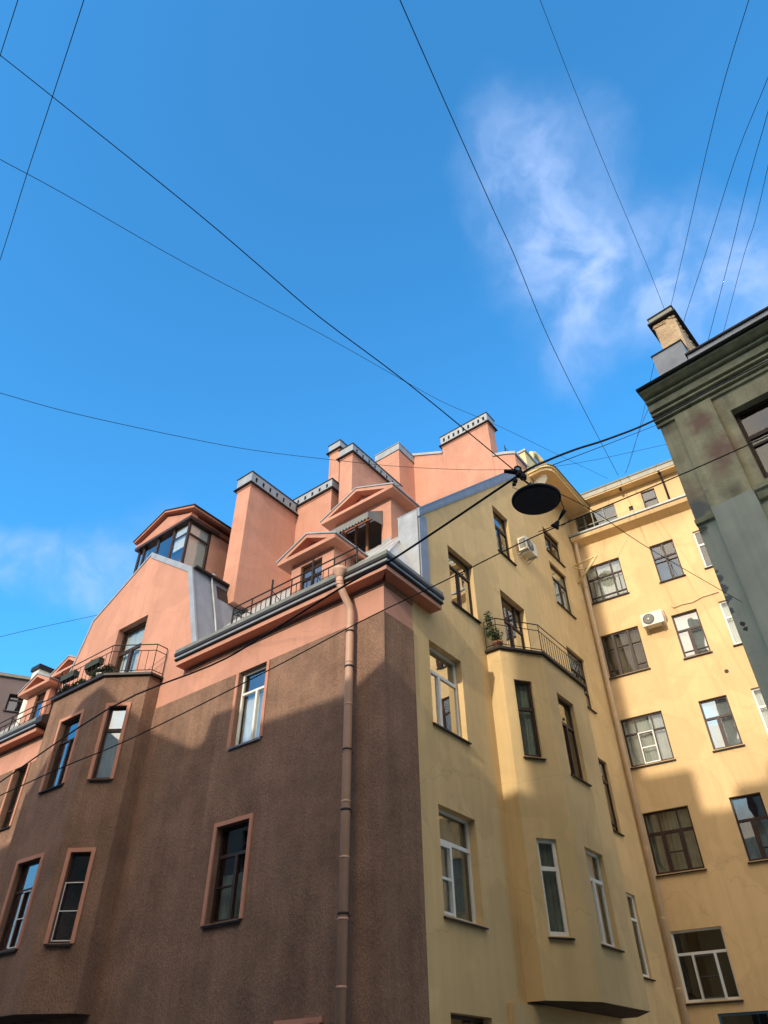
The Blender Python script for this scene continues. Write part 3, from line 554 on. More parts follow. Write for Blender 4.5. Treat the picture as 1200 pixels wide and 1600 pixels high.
d1w = (2.35, 3.15, 12.3, 13.28)
Fd1, d1 = dormer(1.93, 3.52, .3, 11.9, 13.43, 14.08, 2.3, .29, [d1w])
window(cb, Fd1, *d1w, fm='dwood', bars=[('v', .5, 0, 1, .04), ('h', .5, 0, 1, .03)], depth=.12, fw=.04, sill=False)
d2w = (1.98, 3.55, 14.75, 16.2)
Fd2, d2 = dormer(1.6, 3.93, 2.5, 14.3, 16.56, 17.36, 4, .34, [d2w])
MB().box(Fd2, 1.60, 1.96, -.01, .015, 14.2, 14.95).build('flashing', 'metal', cb)
window(cb, Fd2, *d2w, fm='terra', bars=[('v', .4, 0, 1, .08), ('v', .7, 0, 1, .05)], depth=.12, fw=.06, sill=False, pane='glassd')
aw = MB(); k = 14                                                           # awning over the upper dormer window, scalloped valance
A0, AW, AZ = 1.92, 1.72, 16.12
for i in range(k):
    a, b = A0 + AW * i / k, A0 + AW * (i + 1) / k
    aw.hexa([Fd2.p(a, .02, AZ), Fd2.p(b, .02, AZ), Fd2.p(b, .75, AZ - .52), Fd2.p(a, .62, AZ - .42)], [Fd2.p(a, .02, AZ + .03), Fd2.p(b, .02, AZ + .03), Fd2.p(b, .76, AZ - .49), Fd2.p(a, .76, AZ - .49)])
    aw.prism(Fd2, [(a, AZ - .50), (b, AZ - .50), (b, AZ - .70), ((a + b) / 2, AZ - .77), (a, AZ - .70)], .75, .762)
for u in (A0, A0 + AW - .01): aw.hexa([Fd2.p(u, .02, AZ), Fd2.p(u, .75, AZ - .52), Fd2.p(u, .75, AZ - .7), Fd2.p(u, .02, AZ - .55)], [Fd2.p(u + .01, .02, AZ), Fd2.p(u + .01, .75, AZ - .52), Fd2.p(u + .01, .75, AZ - .7), Fd2.p(u + .01, .02, AZ - .55)])
aw.build('awning', 'awn', cb)
lw = (15.85, 16.5, 12.3, 13.5)
FL1, dL1 = dormer(15.6, 17.1, .3, 11.9, 13.56, 14.2, 2.5, .28, [lw])
window(cb, FL1, *lw, fm='dwood', bars=T1, depth=.12, fw=.05, sill=False)
FL2, dL2 = dormer(14.1, 15.45, .5, 12.0, 13.86, 14.48, 3, .28, ())

# glazed loggia on top of the gable
FLg = Fr((.34, 0), (0, 1), (-1, 0)); l0, l1 = 9.10, 12.10; zt, zbm = 18.08, 15.2
lg = MB(); lg.box(FLg, l0, l1, -6, -1.02, zbm, zt)
lg.box(FLg, l0, l1, -1.02, -.0, 14.9, 16.1)
lg.build('loggia_wall', 'pink', cb)
lgf = MB()
for u in (l0, l0 + .85, l0 + 1.75, l0 + 2.6, l1 - .09): lgf.box(FLg, u, u + .09, -.09, .0, 16.1, zt)
for n in (-.97,): lgf.box(FLg, l0 + .002, l0 + .08, n - .04, n + .04, 16.1, zt - .001)
for z in (17.55,): lgf.box(FLg, l0 + .09, l0 + .85, -.07, -.02, z, z + .05); lgf.box(FLg, l0 + .01, l0 + .06, -.93, -.09, z - .05, z + .03)
lgf.box(FLg, l0 - .12, l1 + .12, -1.3, .12, zt, zt + .12)
loggia = lgf.build('loggia_glazing', 'dwood', cb)
lgp = MB(); lgp.box(FLg, l0 + .09, l1 - .09, -.05, -.035, 16.0, zt - .01); lgp.box(FLg, l0 + .03, l0 + .045, -.95, -.1, 16.0, zt - .01); lgp.build('pane', 'glass', loggia)
lgb = MB(); lgb.box(FLg, l0 + .13, l0 + .84, -.12, -.10, 17.05, zt - .02); lgb.box(FLg, l0 + 2.6, l1 - .1, -.16, -.14, 16.2, zt - .02); lgb.box(FLg, l0 + .10, l0 + .12, -.95, -.12, 16.2, zt - .02); lgb.build('blind', 'lcurt', loggia)
lp = MB(); mid = (l0 + l1) / 2; e0, e1 = l0 - .34, l1 + .16
lp.prism(FLg, [(l0 - .02, zt + .12), (l1 + .02, zt + .12), (l1 + .02, zt + .30), (mid, 19.0), (l0 - .02, zt + .30)], -6, .02)
lp.box(FLg, l0 - .10, l1 + .10, -.2, .10, zt + .121, zt + .27)
for e in (e0, e1): lp.hexa([FLg.p(e, .20, zt + .40), FLg.p(mid, .20, 19.18), FLg.p(mid, .20, 19.10), FLg.p(e, .20, zt + .32)], [FLg.p(e, -6, zt + .40), FLg.p(mid, -6, 19.18), FLg.p(mid, -6, 19.10), FLg.p(e, -6, zt + .32)])
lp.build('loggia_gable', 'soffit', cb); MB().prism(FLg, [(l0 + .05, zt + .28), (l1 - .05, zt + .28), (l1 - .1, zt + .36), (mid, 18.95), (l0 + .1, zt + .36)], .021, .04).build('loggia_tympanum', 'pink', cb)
lr = MB()
for e, s_ in ((e0, -.05), (e1, .05)): lr.hexa([FLg.p(e + s_, .23, zt + .401), FLg.p(mid, .23, 19.181), FLg.p(mid, .23, 19.22), FLg.p(e + s_, .23, zt + .44)], [FLg.p(e + s_, -6, zt + .401), FLg.p(mid, -6, 19.181), FLg.p(mid, -6, 19.22), FLg.p(e + s_, -6, zt + .44)])
lr.build('loggia_roof', 'darkmetal', cb)

# chimneys
def chimney(u0, u1, w, back, zb, zp, zc, holes_f=0, holes_s=0, capw=.12, label=None, plain=False):
    F = Fr((w, 0), (0, 1), (-1, 0)); o = MB()
    o.box(F, u0, u1, -back, 0, zb, zp)
    if not plain: o.box(F, u0 - .03, u1 + .03, -back - .03, .03, zp - .001, zp + .06)
    c = o.build('chimney', 'pink', cb)
    if label: c['label'] = label
    z1 = zp + (.061 if not plain else .001)
    d = MB()
    if not plain: d.box(F, u0 - capw, u1 + capw, -back - capw, capw, z1, z1 + .045)
    d.box(F, u0 - .07, u1 + .07, -back - .07, .07, zc - .03, zc)
    if holes_f or holes_s: d.box(F, u0 + .03, u1 - .03, -back + .03, -.03, z1 + .05, zc - .04)
    d.build('cap_plates', 'darkmetal' if not plain else 'metal', c)
    v = MB(); za, zd = z1 + (.046 if not plain else 0), zc - .031; a, b = u0 - .04, u1 + .04; Ft = Fr((w - .04, 0), (0, 1), (-1, 0)); h = zd - za
    def hol(n, ln, grp=()):
        res = []
        for i in range(n):
            x = ln * (i + .7) / (n + .4); res.append((x - .055, x + .055, za + h * .3, za + h * .72))
        return res
    v.wall(Ft, a, b, za, zd, [(a + q[0], a + q[1], q[2], q[3]) for q in hol(holes_f, b - a)], .07)
    Fs = Fr((w - .04, a), (1, 0), (0, -1)); ls = back + .08
    v.wall(Fs, 0, ls, za, zd, hol(holes_s, ls), .07)
    v.face([Ft.p(b, 0, za), Ft.p(b, 0, zd), Ft.p(b, -ls, zd), Ft.p(b, -ls, za)]); v.face([Ft.p(a, -ls, za), Ft.p(a, -ls, zd), Ft.p(b, -ls, zd), Ft.p(b, -ls, za)])
    v.build('cap', 'metal', c, fix=False)
    return c
chimney(7.44, 8.17, 1.5, 3.76, 14.5, 19.70, 20.37, 0, 10)
chimney(5.60, 7.62, 4.0, .45, 15, 20.15, 20.75, 5, 0)
chimney(6.18, 6.76, 5.0, .8, 16, 23.55, 24.13, 0, 1)
chimney(4.57, 5.21, 4.0, 3.2, 15, 21.50, 22.08, 0, 8)
chimney(5.25, 6.62, 8.1, 1.25, 18, 25.42, 25.85, plain=True)
FF = Fr((9.3, 0), (0, 1), (-1, 0))
MB().prism(FF, [(.06, 18), (7.2, 18), (7.2, 26.9), (5.31, 26.05), (3.59, 25.05), (3.59, 24.6), (1.09, 23.3), (.45, 23.05), (.06, 22.82)], -1.2, 0).build('firewall', 'pink', cb)
chimney(1.09, 3.57, 9.275, .62, 18.5, 25.42, 26.12, 9, 0)
fc = MB(); fc.prism(FF, [(3.6, 25.06), (7.2, 26.92), (7.2, 27.06), (3.6, 25.20)], -1.3, .06); fc.build('firewall_coping', 'metal', cb); fc = MB(); fc.prism(FF, [(.0, 22.81), (.45, 23.06), (1.05, 23.3), (1.05, 23.44), (.45, 23.2), (.0, 22.95)], -1.3, .06)
fc.build('firewall_coping', 'metal', cb)
MB().box(Fr((10.3, 0), (0, 1), (-1, 0)), .0, .62, -2.4, 0, 21.9, 23.75).build('yellow_parapet', 'yel', cb)
MB().box(Fr((10.3, 0), (0, 1), (-1, 0)), -.06, .7, -2.5, .06, 23.751, 23.86).build('parapet_cap', 'metal', cb)
MB().tube([(11.75, .3, 22.6), (11.75, .3, 24.0), (11.7, .3, 24.5), (11.8, .3, 24.95), (12.1, .28, 25.15), (12.45, .2, 25.0), (12.6, .1, 24.7)], .13, 16).build('roof_duct', 'yel', cb)
# curved main cornice over the tan side
cw = MB(); pl = [(10.3, -.1), (10.3, .55), (10.38, .78), (10.55, .92), (10.75, .96), (13.93, .96), (13.93, -.1)]
cw.plan(FY, pl, 22.22, 22.36); cw.build('main_soffit', 'yellow', cb)
pl2 = [(10.24, -.1), (10.24, .6), (10.32, .84), (10.52, 1.0), (10.75, 1.04), (13.93, 1.04), (13.93, -.1)]
MB().plan(FY, pl2, 22.361, 22.44).build('main_cornice_moulding', 'yel', cb)
MB().hexa([FY.p(u, n * 1.06 if n > 0 else n, 22.441) for u, n in pl2], [FY.p(u, n * .98 if n > 0 else n, 22.56) for u, n in pl2]).build('main_gutter', 'zinc', cb)
# street downpipe with funnel
ud = .85
pp = MB(); pp.tube([FB.p(ud + .12, .50, 11.55), FB.p(ud + .11, .50, 11.35), FB.p(ud + .07, .42, 11.12), FB.p(ud + .02, .24, 10.82), FB.p(ud, .20, 10.62), FB.p(ud, .20, 10.3), FB.p(ud, .2, 0.2)], .092, 16)
pp.lathe(FB.p(ud + .12, .50, 11.50), (0, 0, 1), [(.09, 0), (.10, .06), (.18, .2), (.185, .28), (.17, .28)], 18)
for z in [9.3 - 1.02 * i for i in range(9)]: pp.lathe(FB.p(ud, .2, z), (0, 0, 1), [(.093, 0), (.101, .005), (.101, .035), (.093, .04)], 16)
for z in (11.3, 11.38): pp.lathe(FB.p(ud + .11, .5, z), (0, 0, 1), [(.093, 0), (.10, .005), (.10, .02), (.093, .025)], 16)
pp.build('downpipe', 'pipe', cb)
bk = MB()
for z in [10.1, 9.2, 7.3, 6.1, 4.3]: bk.tube([FB.p(ud, .0, z), FB.p(ud, .12, z)], .012, 6); bk.lathe(FB.p(ud, .2, z - .015), (0, 0, 1), [(.104, 0), (.106, .01), (.106, .03), (.104, .04)], 16)
bk.build('pipe_clamp', 'darkmetal', cb)
# courtyard downpipe in the corner
qp = MB(); qp.tube([FY.p(14.2, .62, 21.15), FY.p(13.75, .3, 21.05), FY.p(13.66, .16, 20.6), FY.p(13.66, .14, 20), FY.p(13.66, .14, .2)], .085, 14)
qp.lathe(FY.p(13.66, .14, 18.2), (0, 0, 1), [(.09, 0), (.11, .02), (.11, .1), (.09, .12)], 14)
for z in [19, 17, 14.8, 12.6, 10.2, 8, 6, 4.2]: qp.lathe(FY.p(13.66, .14, z), (0, 0, 1), [(.086, 0), (.094, .005), (.094, .03), (.086, .035)], 14)
qp.build('courtyard_downpipe', 'ypipe', cb)
br_ = MB(); br_.tube([FY.p(13.3, .0, 19.2), FY.p(13.3, 1.0, 19.3)], .04, 6); br_.tube([FY.p(13.3, .0, 18.3), FY.p(13.3, 1.05, 19.3)], .05, 6); br_.tube([FY.p(12.9, .05, 18.9), FY.p(13.4, .4, 18.9)], .03, 6)
br_.build('wire_bracket', 'yel', cb)
# door canopy block at the foot of the tan bay
MB().prism(FY, [(3.9, 0), (5.4, 0), (5.4, 3.22), (3.9, 3.22)], -.1, .12).build('portal', 'tan', cb)
MB().box(FY, 4.15, 5.3, .12, .14, 0, 2.85).build('portal_door', 'dwood', cb)
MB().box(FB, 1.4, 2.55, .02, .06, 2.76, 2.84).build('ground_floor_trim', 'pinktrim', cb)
# roof railing
for (ua, ub) in ((.80, 5.38), (14.35, 21)):
    rr = MB()
    for z in (12.42, 12.64): rr.tube([FB.p(ua, .06, z), FB.p(ub, .06, z)], .021, 6)
    u = ua; i = 0
    while u <= ub + .01:
        big = i % 8 == 0
        rr.tube([FB.p(u, .06, 11.88), FB.p(u, .06, 12.95 if (big and ua < 10 and i in (8, 16)) else (12.66 if i % 4 == 0 else 12.42))], .028 if big else (.02 if i % 4 == 0 else .012), 6)
        if big and 0 < i: rr.tube([FB.p(u, .06, 12.6), FB.p(u, -.45, 12.35)], .012, 6)
        u += (ub - ua) / 24 if ua < 10 else .33; i += 1
    rr.tube([FB.p(5.38, .06, 12.64), FB.p(5.38, -.7, 12.8)], .016, 6).tube([FB.p(5.38, .06, 12.42), FB.p(5.38, -.7, 12.6)], .012, 6) if ua < 10 else None
    rr.build('roof_railing', 'black', cb)
# dark far part that closes the block behind
cl = MB(); cl.box(FB, 0.2, 21.9, -13.9, -13.8, 0, 21); cl.box(FB, 21.85, 21.95, -13.8, -.1, 0, 12); cl.prism(FY, [(9.3, 20.9), (13.9, 20.9), (13.9, 21.1), (9.3, 21.1)], -21.9, -.1)
cl.build('rear_wall', 'mauve', cb)

# ================================================================== YELLOW COURTYARD BUILDING
kb = thing('apartment_building', 'sunlit peach yellow apartment block at the back of the courtyard with an attic storey', 'apartment building', (8.43, 25.02, 0), R(90 - 122.3))
FK = Fr((0, 0), (1, 0), (0, -1))
rows = [(17.57, 19.34), (14.19, 16.0), (10.74, 12.49), (7.28, 9.18), (3.90, 5.70)]
k_ops = []
for z0, z1 in rows: k_ops += [(.18, 1.70, z0, z1), (3.0, 3.95, z0, z1), (4.75, 5.7, z0, z1), (6.6, 7.6, z0, z1)]
att = [(.28, 2.13, 20.98, 22.12), (3.33, 3.92, 21.15, 22.17), (5.2, 5.9, 21.15, 22.17)]
k_ops += att + [(2.68, 2.86, 21.42, 21.66), (.95, 2.3, 1.5, 3.6), (3.0, 3.95, .9, 2.9)]
kw = MB().wall(FK, 0, 9, 0, 22.75, k_ops, .2)
kw.face([FK.p(9, 0, 0), FK.p(9, -8, 0), FK.p(9, -8, 22.75), FK.p(9, 0, 22.75)])
kw.build('wall', 'yellow', kb, fix=False)
rk = MB().box(FK, .02, 8.98, -1.3, -1.25, 0, 22.6); rk.box(FK, -.05, .015, -8, -.02, 0, 22.7); rk.box(FK, .02, 8.98, -8, -7.9, 0, 22.7); rk.build('room_wall', 'room', kb)
MB().box(FK, 2.681, 2.859, -.12, -.06, 21.421, 21.659).build('vent_recess', 'black', kb)
C3 = [('h', .66, 0, 1, .06), ('v', .30, 0, 1, .05), ('v', .72, 0, 1, .05)]
window(kb, FK, *k_ops[0], bars=[('h', .64, 0, 1, .07), ('v', .30, 0, 1, .045), ('v', .72, 0, 1, .05), ('v', .15, .12, .63, .02), ('v', .86, .12, .63, .02), ('h', .13, 0, 1, .05)], curt='curt', depth=.14, fw=.05)
window(kb, FK, *k_ops[4], bars=[('h', .66, 0, .3, .04), ('h', .66, .72, 1, .04), ('h', .66, .35, .68, .04), ('v', .30, 0, 1, .12), ('v', .70, 0, 1, .10), ('h', .16, 0, .3, .04), ('h', .16, .72, 1, .04)], pane='glassd', curt='dcurt', depth=.14)
window(kb, FK, *k_ops[8], bars=[('h', .66, 0, 1, .06), ('v', .32, .66, 1, .03), ('v', .72, .66, 1, .03), ('v', .33, 0, .66, .05), ('v', .70, 0, .66, .06)], curt='curt', depth=.14, extra=(.33, .70, .02, .66, .04))
window(kb, FK, *k_ops[12], bars=[('h', .64, 0, 1, .10), ('v', .32, .64, 1, .035), ('v', .72, .64, 1, .035), ('v', .33, 0, .64, .12), ('v', .70, 0, .64, .12), ('h', .32, .38, .68, .03)], curt='gcurt', depth=.14)
window(kb, FK, *k_ops[16], fm='white', bars=[('h', .66, 0, 1, .07), ('v', .32, 0, .66, .07), ('v', .74, 0, .66, .07)], pane='glassd', depth=.14, extra=(.35, .72, .04, .62, .02, 'grille'), fw=.055)
V2 = [('h', .64, 0, 1, .06), ('v', .52, 0, 1, .06), ('h', .52, 0, 1, .03), ('v', .60, 0, .6, .02)]
W2 = [('h', .62, 0, 1, .08), ('v', .48, 0, .62, .13)]
window(kb, FK, *k_ops[1], bars=V2, depth=.14, fw=.05)
window(kb, FK, *k_ops[5], bars=W2 + [('h', .14, 0, 1, .03)], pane='glassm', depth=.16, curt='lcurt')
window(kb, FK, *k_ops[9], bars=W2, pane='glassm', depth=.16, curt='lcurt')
window(kb, FK, *k_ops[13], bars=W2 + [('h', .18, .5, 1, .03)], pane='glass', depth=.16, curt='gcurt', curtz=(0, .62))
window(kb, FK, *k_ops[17], bars=W2, pane='glassd', depth=.16)
for i in (2, 6, 10, 14, 18): window(kb, FK, *k_ops[i], fm='white', bars=W2, pane='glass', depth=.14, curt='lcurt' if i in (6, 10) else None)
for i in (3, 7, 11, 15, 19): window(kb, FK, *k_ops[i], bars=W2, pane='glass', depth=.14)
window(kb, FK, *att[0], fm='zinc', bars=[('h', .46, 0, 1, .05), ('v', .22, 0, 1, .05), ('v', .42, .0, 1, .04), ('v', .70, 0, 1, .05)], pane='glass', depth=.1, fw=.045, sill=False)
window(kb, FK, *att[1], fm='dwood', bars=[('h', .5, 0, 1, .05)], pane='glass', depth=.1, fw=.04, sill=False)
window(kb, FK, *att[2], fm='dwood', bars=[('h', .5, 0, 1, .05)], pane='glass', depth=.1, fw=.04, sill=False)
window(kb, FK, .95, 2.3, 1.5, 3.6, fm='blueaw', bars=T2, pane='glassd', depth=.1)
window(kb, FK, 3.0, 3.95, .9, 2.9, bars=W2, pane='glassd')
MB().sweep(FK, [(-.05, 20.42), (.42, 20.60), (.46, 20.72), (.46, 20.78), (-.05, 20.78)], .0, 9).build('string_course', 'yellow', kb)
MB().sweep(FK, [(-.02, 20.781), (.50, 20.781), (.52, 20.84), (.50, 20.90), (.0, 20.93)], .0, 9).build('string_course_flashing', 'zinc', kb)
MB().sweep(FK, [(.505, 20.80), (.525, 20.80), (.525, 20.875), (.505, 20.875)], .0, 9).build('string_course_gutter', 'metal', kb)
MB().sweep(FK, [(-.05, 22.55), (.42, 22.55), (.42, 22.62), (-.05, 22.62)], .0, 9).build('eaves_soffit', 'yellow', kb)
MB().sweep(FK, [(-.05, 22.621), (.45, 22.621), (.47, 22.84), (-.05, 22.84)], .0, 9).build('eaves_fascia', 'fasc', kb)
MB().sweep(FK, [(-.2, 22.841), (.50, 22.841), (.52, 22.91), (-.2, 23.0)], .0, 9).build('gutter', 'zinc', kb)
MB().hexa([FK.p(0, -.2, 22.85), FK.p(9, -.2, 22.85), FK.p(9, -8, 22.85), FK.p(0, -8, 22.85)], [FK.p(0, -.2, 23.0), FK.p(9, -.2, 23.0), FK.p(9, -4, 23.9), FK.p(0, -4, 23.9)]).build('roof', 'zinc', kb)
dpk = MB()
dpk.tube([FK.p(4.36, .35, 22.6), FK.p(4.36, .2, 22.4), FK.p(4.37, .06, 22.2), FK.p(4.37, .05, 21.3)], .045, 8); dpk.lathe(FK.p(4.36, .35, 22.5), (0, 0, 1), [(.05, 0), (.1, .1)], 10)
dpk.tube([FK.p(2.62, .35, 22.6), FK.p(2.62, .3, 22.42)], .06, 8)
dpk.build('attic_downpipe', 'darkmetal', kb)
MB().lathe(FK.p(4.22, -.02, 13.3), (0, -1, 0), [(.07, 0), (.07, .03), (.05, .032), (.05, .022)], 14).build('wall_vent', 'black', kb)
cbk = MB().tube([FK.p(3.12, .03, 16.38), FK.p(3.2, .03, 16.28), FK.p(3.5, .03, 16.32), FK.p(3.9, .03, 16.28), FK.p(4.3, .03, 16.38), FK.p(4.9, .03, 16.38)], .018, 6); cbk.build('wall_cable', 'ypipe', kb)

# ================================================================== GREEN GREY BUILDING AT THE RIGHT
gb = thing('building', 'weathered grey green building at the right edge with heavy dark cornice and a crumbling chimney', 'building', (5.922, 10.437, 0), R(90 - 131.5))
FG = Fr((0, 0), (1, 0), (0, -1))
g_ops = [(1.36, 2.6, 10.33, 12.2), (3.9, 5.1, 10.33, 12.2), (1.36, 2.6, 6.6, 8.6), (3.9, 5.1, 6.6, 8.6), (1.36, 2.6, 2.9, 4.9), (3.9, 5.1, 2.9, 4.9)]
gw = MB().wall(FG, 0, 7, 10.02, 14.0, g_ops[:2], .25)
gw.wall(Fr((0, 0), (0, 1), (-1, 0)), 0, 7, 10.02, 14.0)
gw.build('upper_wall', 'green', gb, fix=False)
gl = MB().wall(FG, 0, 7, 0, 10.02, g_ops[2:], .25, n=-.01)
gl.wall(Fr((0, 0), (0, 1), (-1, 0)), 0, 7, 0, 10.02)
gl.build('lower_wall', 'greenlow', gb, fix=False)
MB().box(FG, .05, 6.95, -1.3, -1.25, 0, 13.9).build('room_wall', 'room', gb)
for a, b in ((.35, 1.12), (2.85, 3.6)):
    MB().box(FG, a, b, -.02, .07, 10.17, 12.72).build('upper_pilaster', 'green', gb); MB().box(FG, a + .01, b + .02, -.02, .10, 0, 10.169).build('lower_pilaster', 'greenlow', gb)
sc = MB(); sc.sweep(FG, [(-.02, 9.96), (.05, 9.99), (.07, 10.08), (-.02, 10.10)], -.01, .36)
for a, b in ((1.16, 2.85), (3.64, 6.9)): sc.sweep(FG, [(-.02, 9.9), (.06, 9.93), (.09, 10.06), (.13, 10.10), (.13, 10.2), (-.02, 10.22)], a, b)
sc.build('sill_course', 'greenband', gb)
cg = MB(); prof = [(-.03, 12.68), (.05, 12.68), (.06, 12.74), (.02, 12.75), (.02, 12.785), (.11, 12.79), (.12, 12.86), (.06, 12.87), (.06, 12.915), (.17, 12.92), (.17, 12.97), (.11, 12.98), (.11, 13.025), (.21, 13.03), (.21, 13.20), (.14, 13.21), (.14, 13.255), (.27, 13.26), (.28, 13.31), (.22, 13.32), (.22, 13.355), (.36, 13.36), (.42, 13.39), (.47, 13.41), (.47, 13.46), (-.03, 13.46)]
cg.sweep(FG, prof, -.05, 7); cg.build('cornice', 'greenband', gb)
MB().sweep(FG, [(-.4, 13.46 + .001), (.54, 13.461), (.56, 13.50), (.50, 13.53), (-.4, 13.6)], -.08, 7.05).build('cornice_flashing', 'black', gb)
pg = MB(); pg.box(FG, 1.06, 7, -.25, -.02, 13.55, 14.25); pg.build('parapet', 'metal', gb)
MB().box(FG, 1.03, 7.05, -.35, .02, 14.251, 14.30).build('parapet_rail', 'black', gb)
MB().hexa([FG.p(0, -.3, 13.5), FG.p(7, -.3, 13.5), FG.p(7, -7, 13.5), FG.p(0, -7, 13.5)], [FG.p(0, -.3, 13.55), FG.p(7, -.3, 13.55), FG.p(7, -4, 14.0), FG.p(0, -4, 14.0)]).build('roof', 'zinc', gb)
window(gb, FG, *g_ops[0], fm='dwood', bars=[('h', .62, 0, 1, .09), ('h', .50, 0, 1, .05), ('v', .5, 0, .62, .06)], pane='glassd', curt='gcurt', curtz=(0, .62), depth=.24, sill=False, fw=.07)
for o in g_ops[1:]: window(gb, FG, *o, fm='dwood', bars=T2, pane='glass', depth=.24)
ch = MB(); ch.box(FG, .60, 1.10, -2.3, -.45, 13.5, 16.24)
gch = ch.build('chimney', 'crust', gb)
MB().box(FG, .36, 1.06, -1.5, -.12, 13.5, 14.90).build('chimney_flashing', 'metal', gch)
MB().box(FG, .34, 1.08, -1.52, -.10, 14.9, 14.93).build('flashing_edge', 'black', gch)
MB().box(FG, .50, 1.20, -2.4, -.34, 16.24, 16.28).build('chimney_plate', 'black', gch)
MB().box(FG, .55, 1.14, -2.35, -.40, 16.28, 16.47).build('chimney_cap', 'zinc', gch)
MB().box(FG, .53, 1.17, -2.38, -.375, 16.47, 16.50).build('chimney_top_plate', 'black', gch)
cr_ = MB()
for i in range(24):
    t = random.random(); cr_.blob(FG.p(.60 + .5 * t, -.45, 16.17 + random.uniform(-.07, .05)), (.05, .04, .03))
for i in range(26): cr_.blob(FG.p(1.10, -.5 - 1.7 * random.random(), 16.1 + random.uniform(-.16, .1)), (.03, .06, .05))
for i in range(22): cr_.blob(FG.p(.61, -.46, 14.95 + 1.2 * random.random()), (.02, .03, .05))
cr_.build('broken_render', 'crust', gch)

# ================================================================== far mauve building, left
mb_ = thing('building', 'distant mauve brown building with a flat dark roofline at the left edge of the photo', 'building', (-24.5, 27.5, 0), R(22))
FM = Fr((0, 0), (1, 0), (0, -1))
m_ops = [(2.3 + 2.65 * i, 3.1 + 2.65 * i, 15.75 - 3.3 * j, 16.55 - 3.3 * j - .01 * (j == 0) + .6 * (j > 0)) for i in range(5) for j in range(4)]
mw = MB().wall(FM, 0, 16, 0, 17.3, m_ops, .3); mw.face([FM.p(16, 0, 0), FM.p(16, -8, 0), FM.p(16, -8, 17.3), FM.p(16, 0, 17.3)]); mw.build('wall', 'mauve', mb_, fix=False)
MB().box(FM, .1, 15.9, -1, -.9, 0, 17.2).build('room_wall', 'room', mb_)
MB().box(FM, -.2, 16.2, -8.2, .12, 17.3, 17.45).build('roof', 'zinc', mb_)
for i, o in enumerate(m_ops): window(mb_, FM, *o, bars=T1, depth=.25, sill=True)
FB2 = Fr((1.5, 0), (0, 1), (-1, 0))
MB().box(FB2, 19.7, 20.2, -2.2, 0, 13, 16.1).build('rear_chimney', 'cream', cb)
MB().box(FB2, 19.62, 20.28, -2.3, .08, 16.101, 16.3).build('rear_chimney_cap', 'black', cb)

# ================================================================== the street and the houses behind the camera
def struct(o): o['kind'] = 'structure'; return o
g = MB(); g.face([(-900, -900, 0), (900, -900, 0), (900, 900, 0), (-900, 900, 0)]); struct(g.build('ground', 'slab'))
FS = Fr((0, 0), (0, 1), (-1, 0))
e = MB().box(FS, -30, 30, 2.2, 12.6, .0, .012); struct(e.build('road', 'asphalt', loc=(Cx, Cy, 0), rz=RZ_C))
e = MB().box(FS, -30, 30, 2.05, 2.2, .0, .13); e.box(FS, -30, 30, 12.6, 12.75, 0, .13); struct(e.build('kerb', 'kerb', loc=(Cx, Cy, 0), rz=RZ_C))
e = MB().box(FS, 0, 30, 0.03, 2.05, .0, .125); e.box(FS, -30, 30, 12.75, 15.98, 0, .125); struct(e.build('pavement', 'slab', loc=(Cx, Cy, 0), rz=RZ_C))
ob = thing('building', 'low ochre grey plastered house across the street behind the viewer, with gabled roofline', 'building', (Cx, Cy, 0), RZ_C)
FO = Fr((-16, 0), (0, -1), (1, 0))            # u = towards the right seen from the corner building
prof = [(-34, 14.0), (-13.2, 14.0), (-10.3, 14.3), (-8.8, 16.6), (-7.9, 16.8), (-6.4, 15.85), (-4.6, 14.95), (-4.0, 14.95), (-4.0, 15.65), (-3.0, 15.65), (-3.0, 14.95), (.6, 14.85), (1.7, 15.35), (3.5, 15.6)]
oo = [(-32 + 2.4 * i, -30.8 + 2.4 * i, 1.2 + 3.4 * j, 3.1 + 3.4 * j) for i in range(14) for j in range(4)]
w_ = MB().wall(FO, -34, 3.5, 0, prof, oo, .2)
for (a, za), (b, zb) in zip(prof, prof[1:]):
    w_.face([FO.p(a, 0, za), FO.p(b, 0, zb), FO.p(b, -3.5, zb), FO.p(a, -3.5, za)])
w_.face([FO.p(-34, -3.5, 0), FO.p(3.5, -3.5, 0), FO.p(3.5, -3.5, 14), FO.p(-34, -3.5, 14)])
w_.build('wall', 'oppw', ob, fix=False)
MB().box(FO, -33.9, 3.4, -.9, -.8, 0, 13.8).build('room_wall', 'room', ob)
ow = MB()
for a, b, c, d in oo:
    ow.box(FO, a, b, -.2, -.15, (c + d) / 2 + .3, (c + d) / 2 + .36); ow.box(FO, (a + b) / 2 - .03, (a + b) / 2 + .03, -.2, -.14, c, d)
ow.build('window_bars', 'white', ob)
ob2 = thing('building', 'tall ochre grey apartment house directly behind the viewer, taller than its neighbour', 'building', (Cx, Cy, 0), RZ_C)
prof2 = [(3.52, 21.9), (5.3, 21.9), (5.3, 20.5), (6.45, 20.5), (6.45, 21.15), (7.5, 21.15), (7.6, 21.65), (36, 21.65)]
oo2 = [(5 + 2.6 * i, 6.3 + 2.6 * i, 1.2 + 3.4 * j, 3.3 + 3.4 * j) for i in range(11) for j in range(5)]
w_ = MB().wall(FO, 3.52, 36, 0, prof2, oo2, .2)
for (a, za), (b, zb) in zip(prof2, prof2[1:]): w_.face([FO.p(a, 0, za), FO.p(b, 0, zb), FO.p(b, -3, zb), FO.p(a, -3, za)])
w_.build('wall', 'oppw', ob2, fix=False)
MB().box(FO, 3.95, 35.9, -.9, -.8, 0, 20.4).build('room_wall', 'room', ob2)
ow = MB()
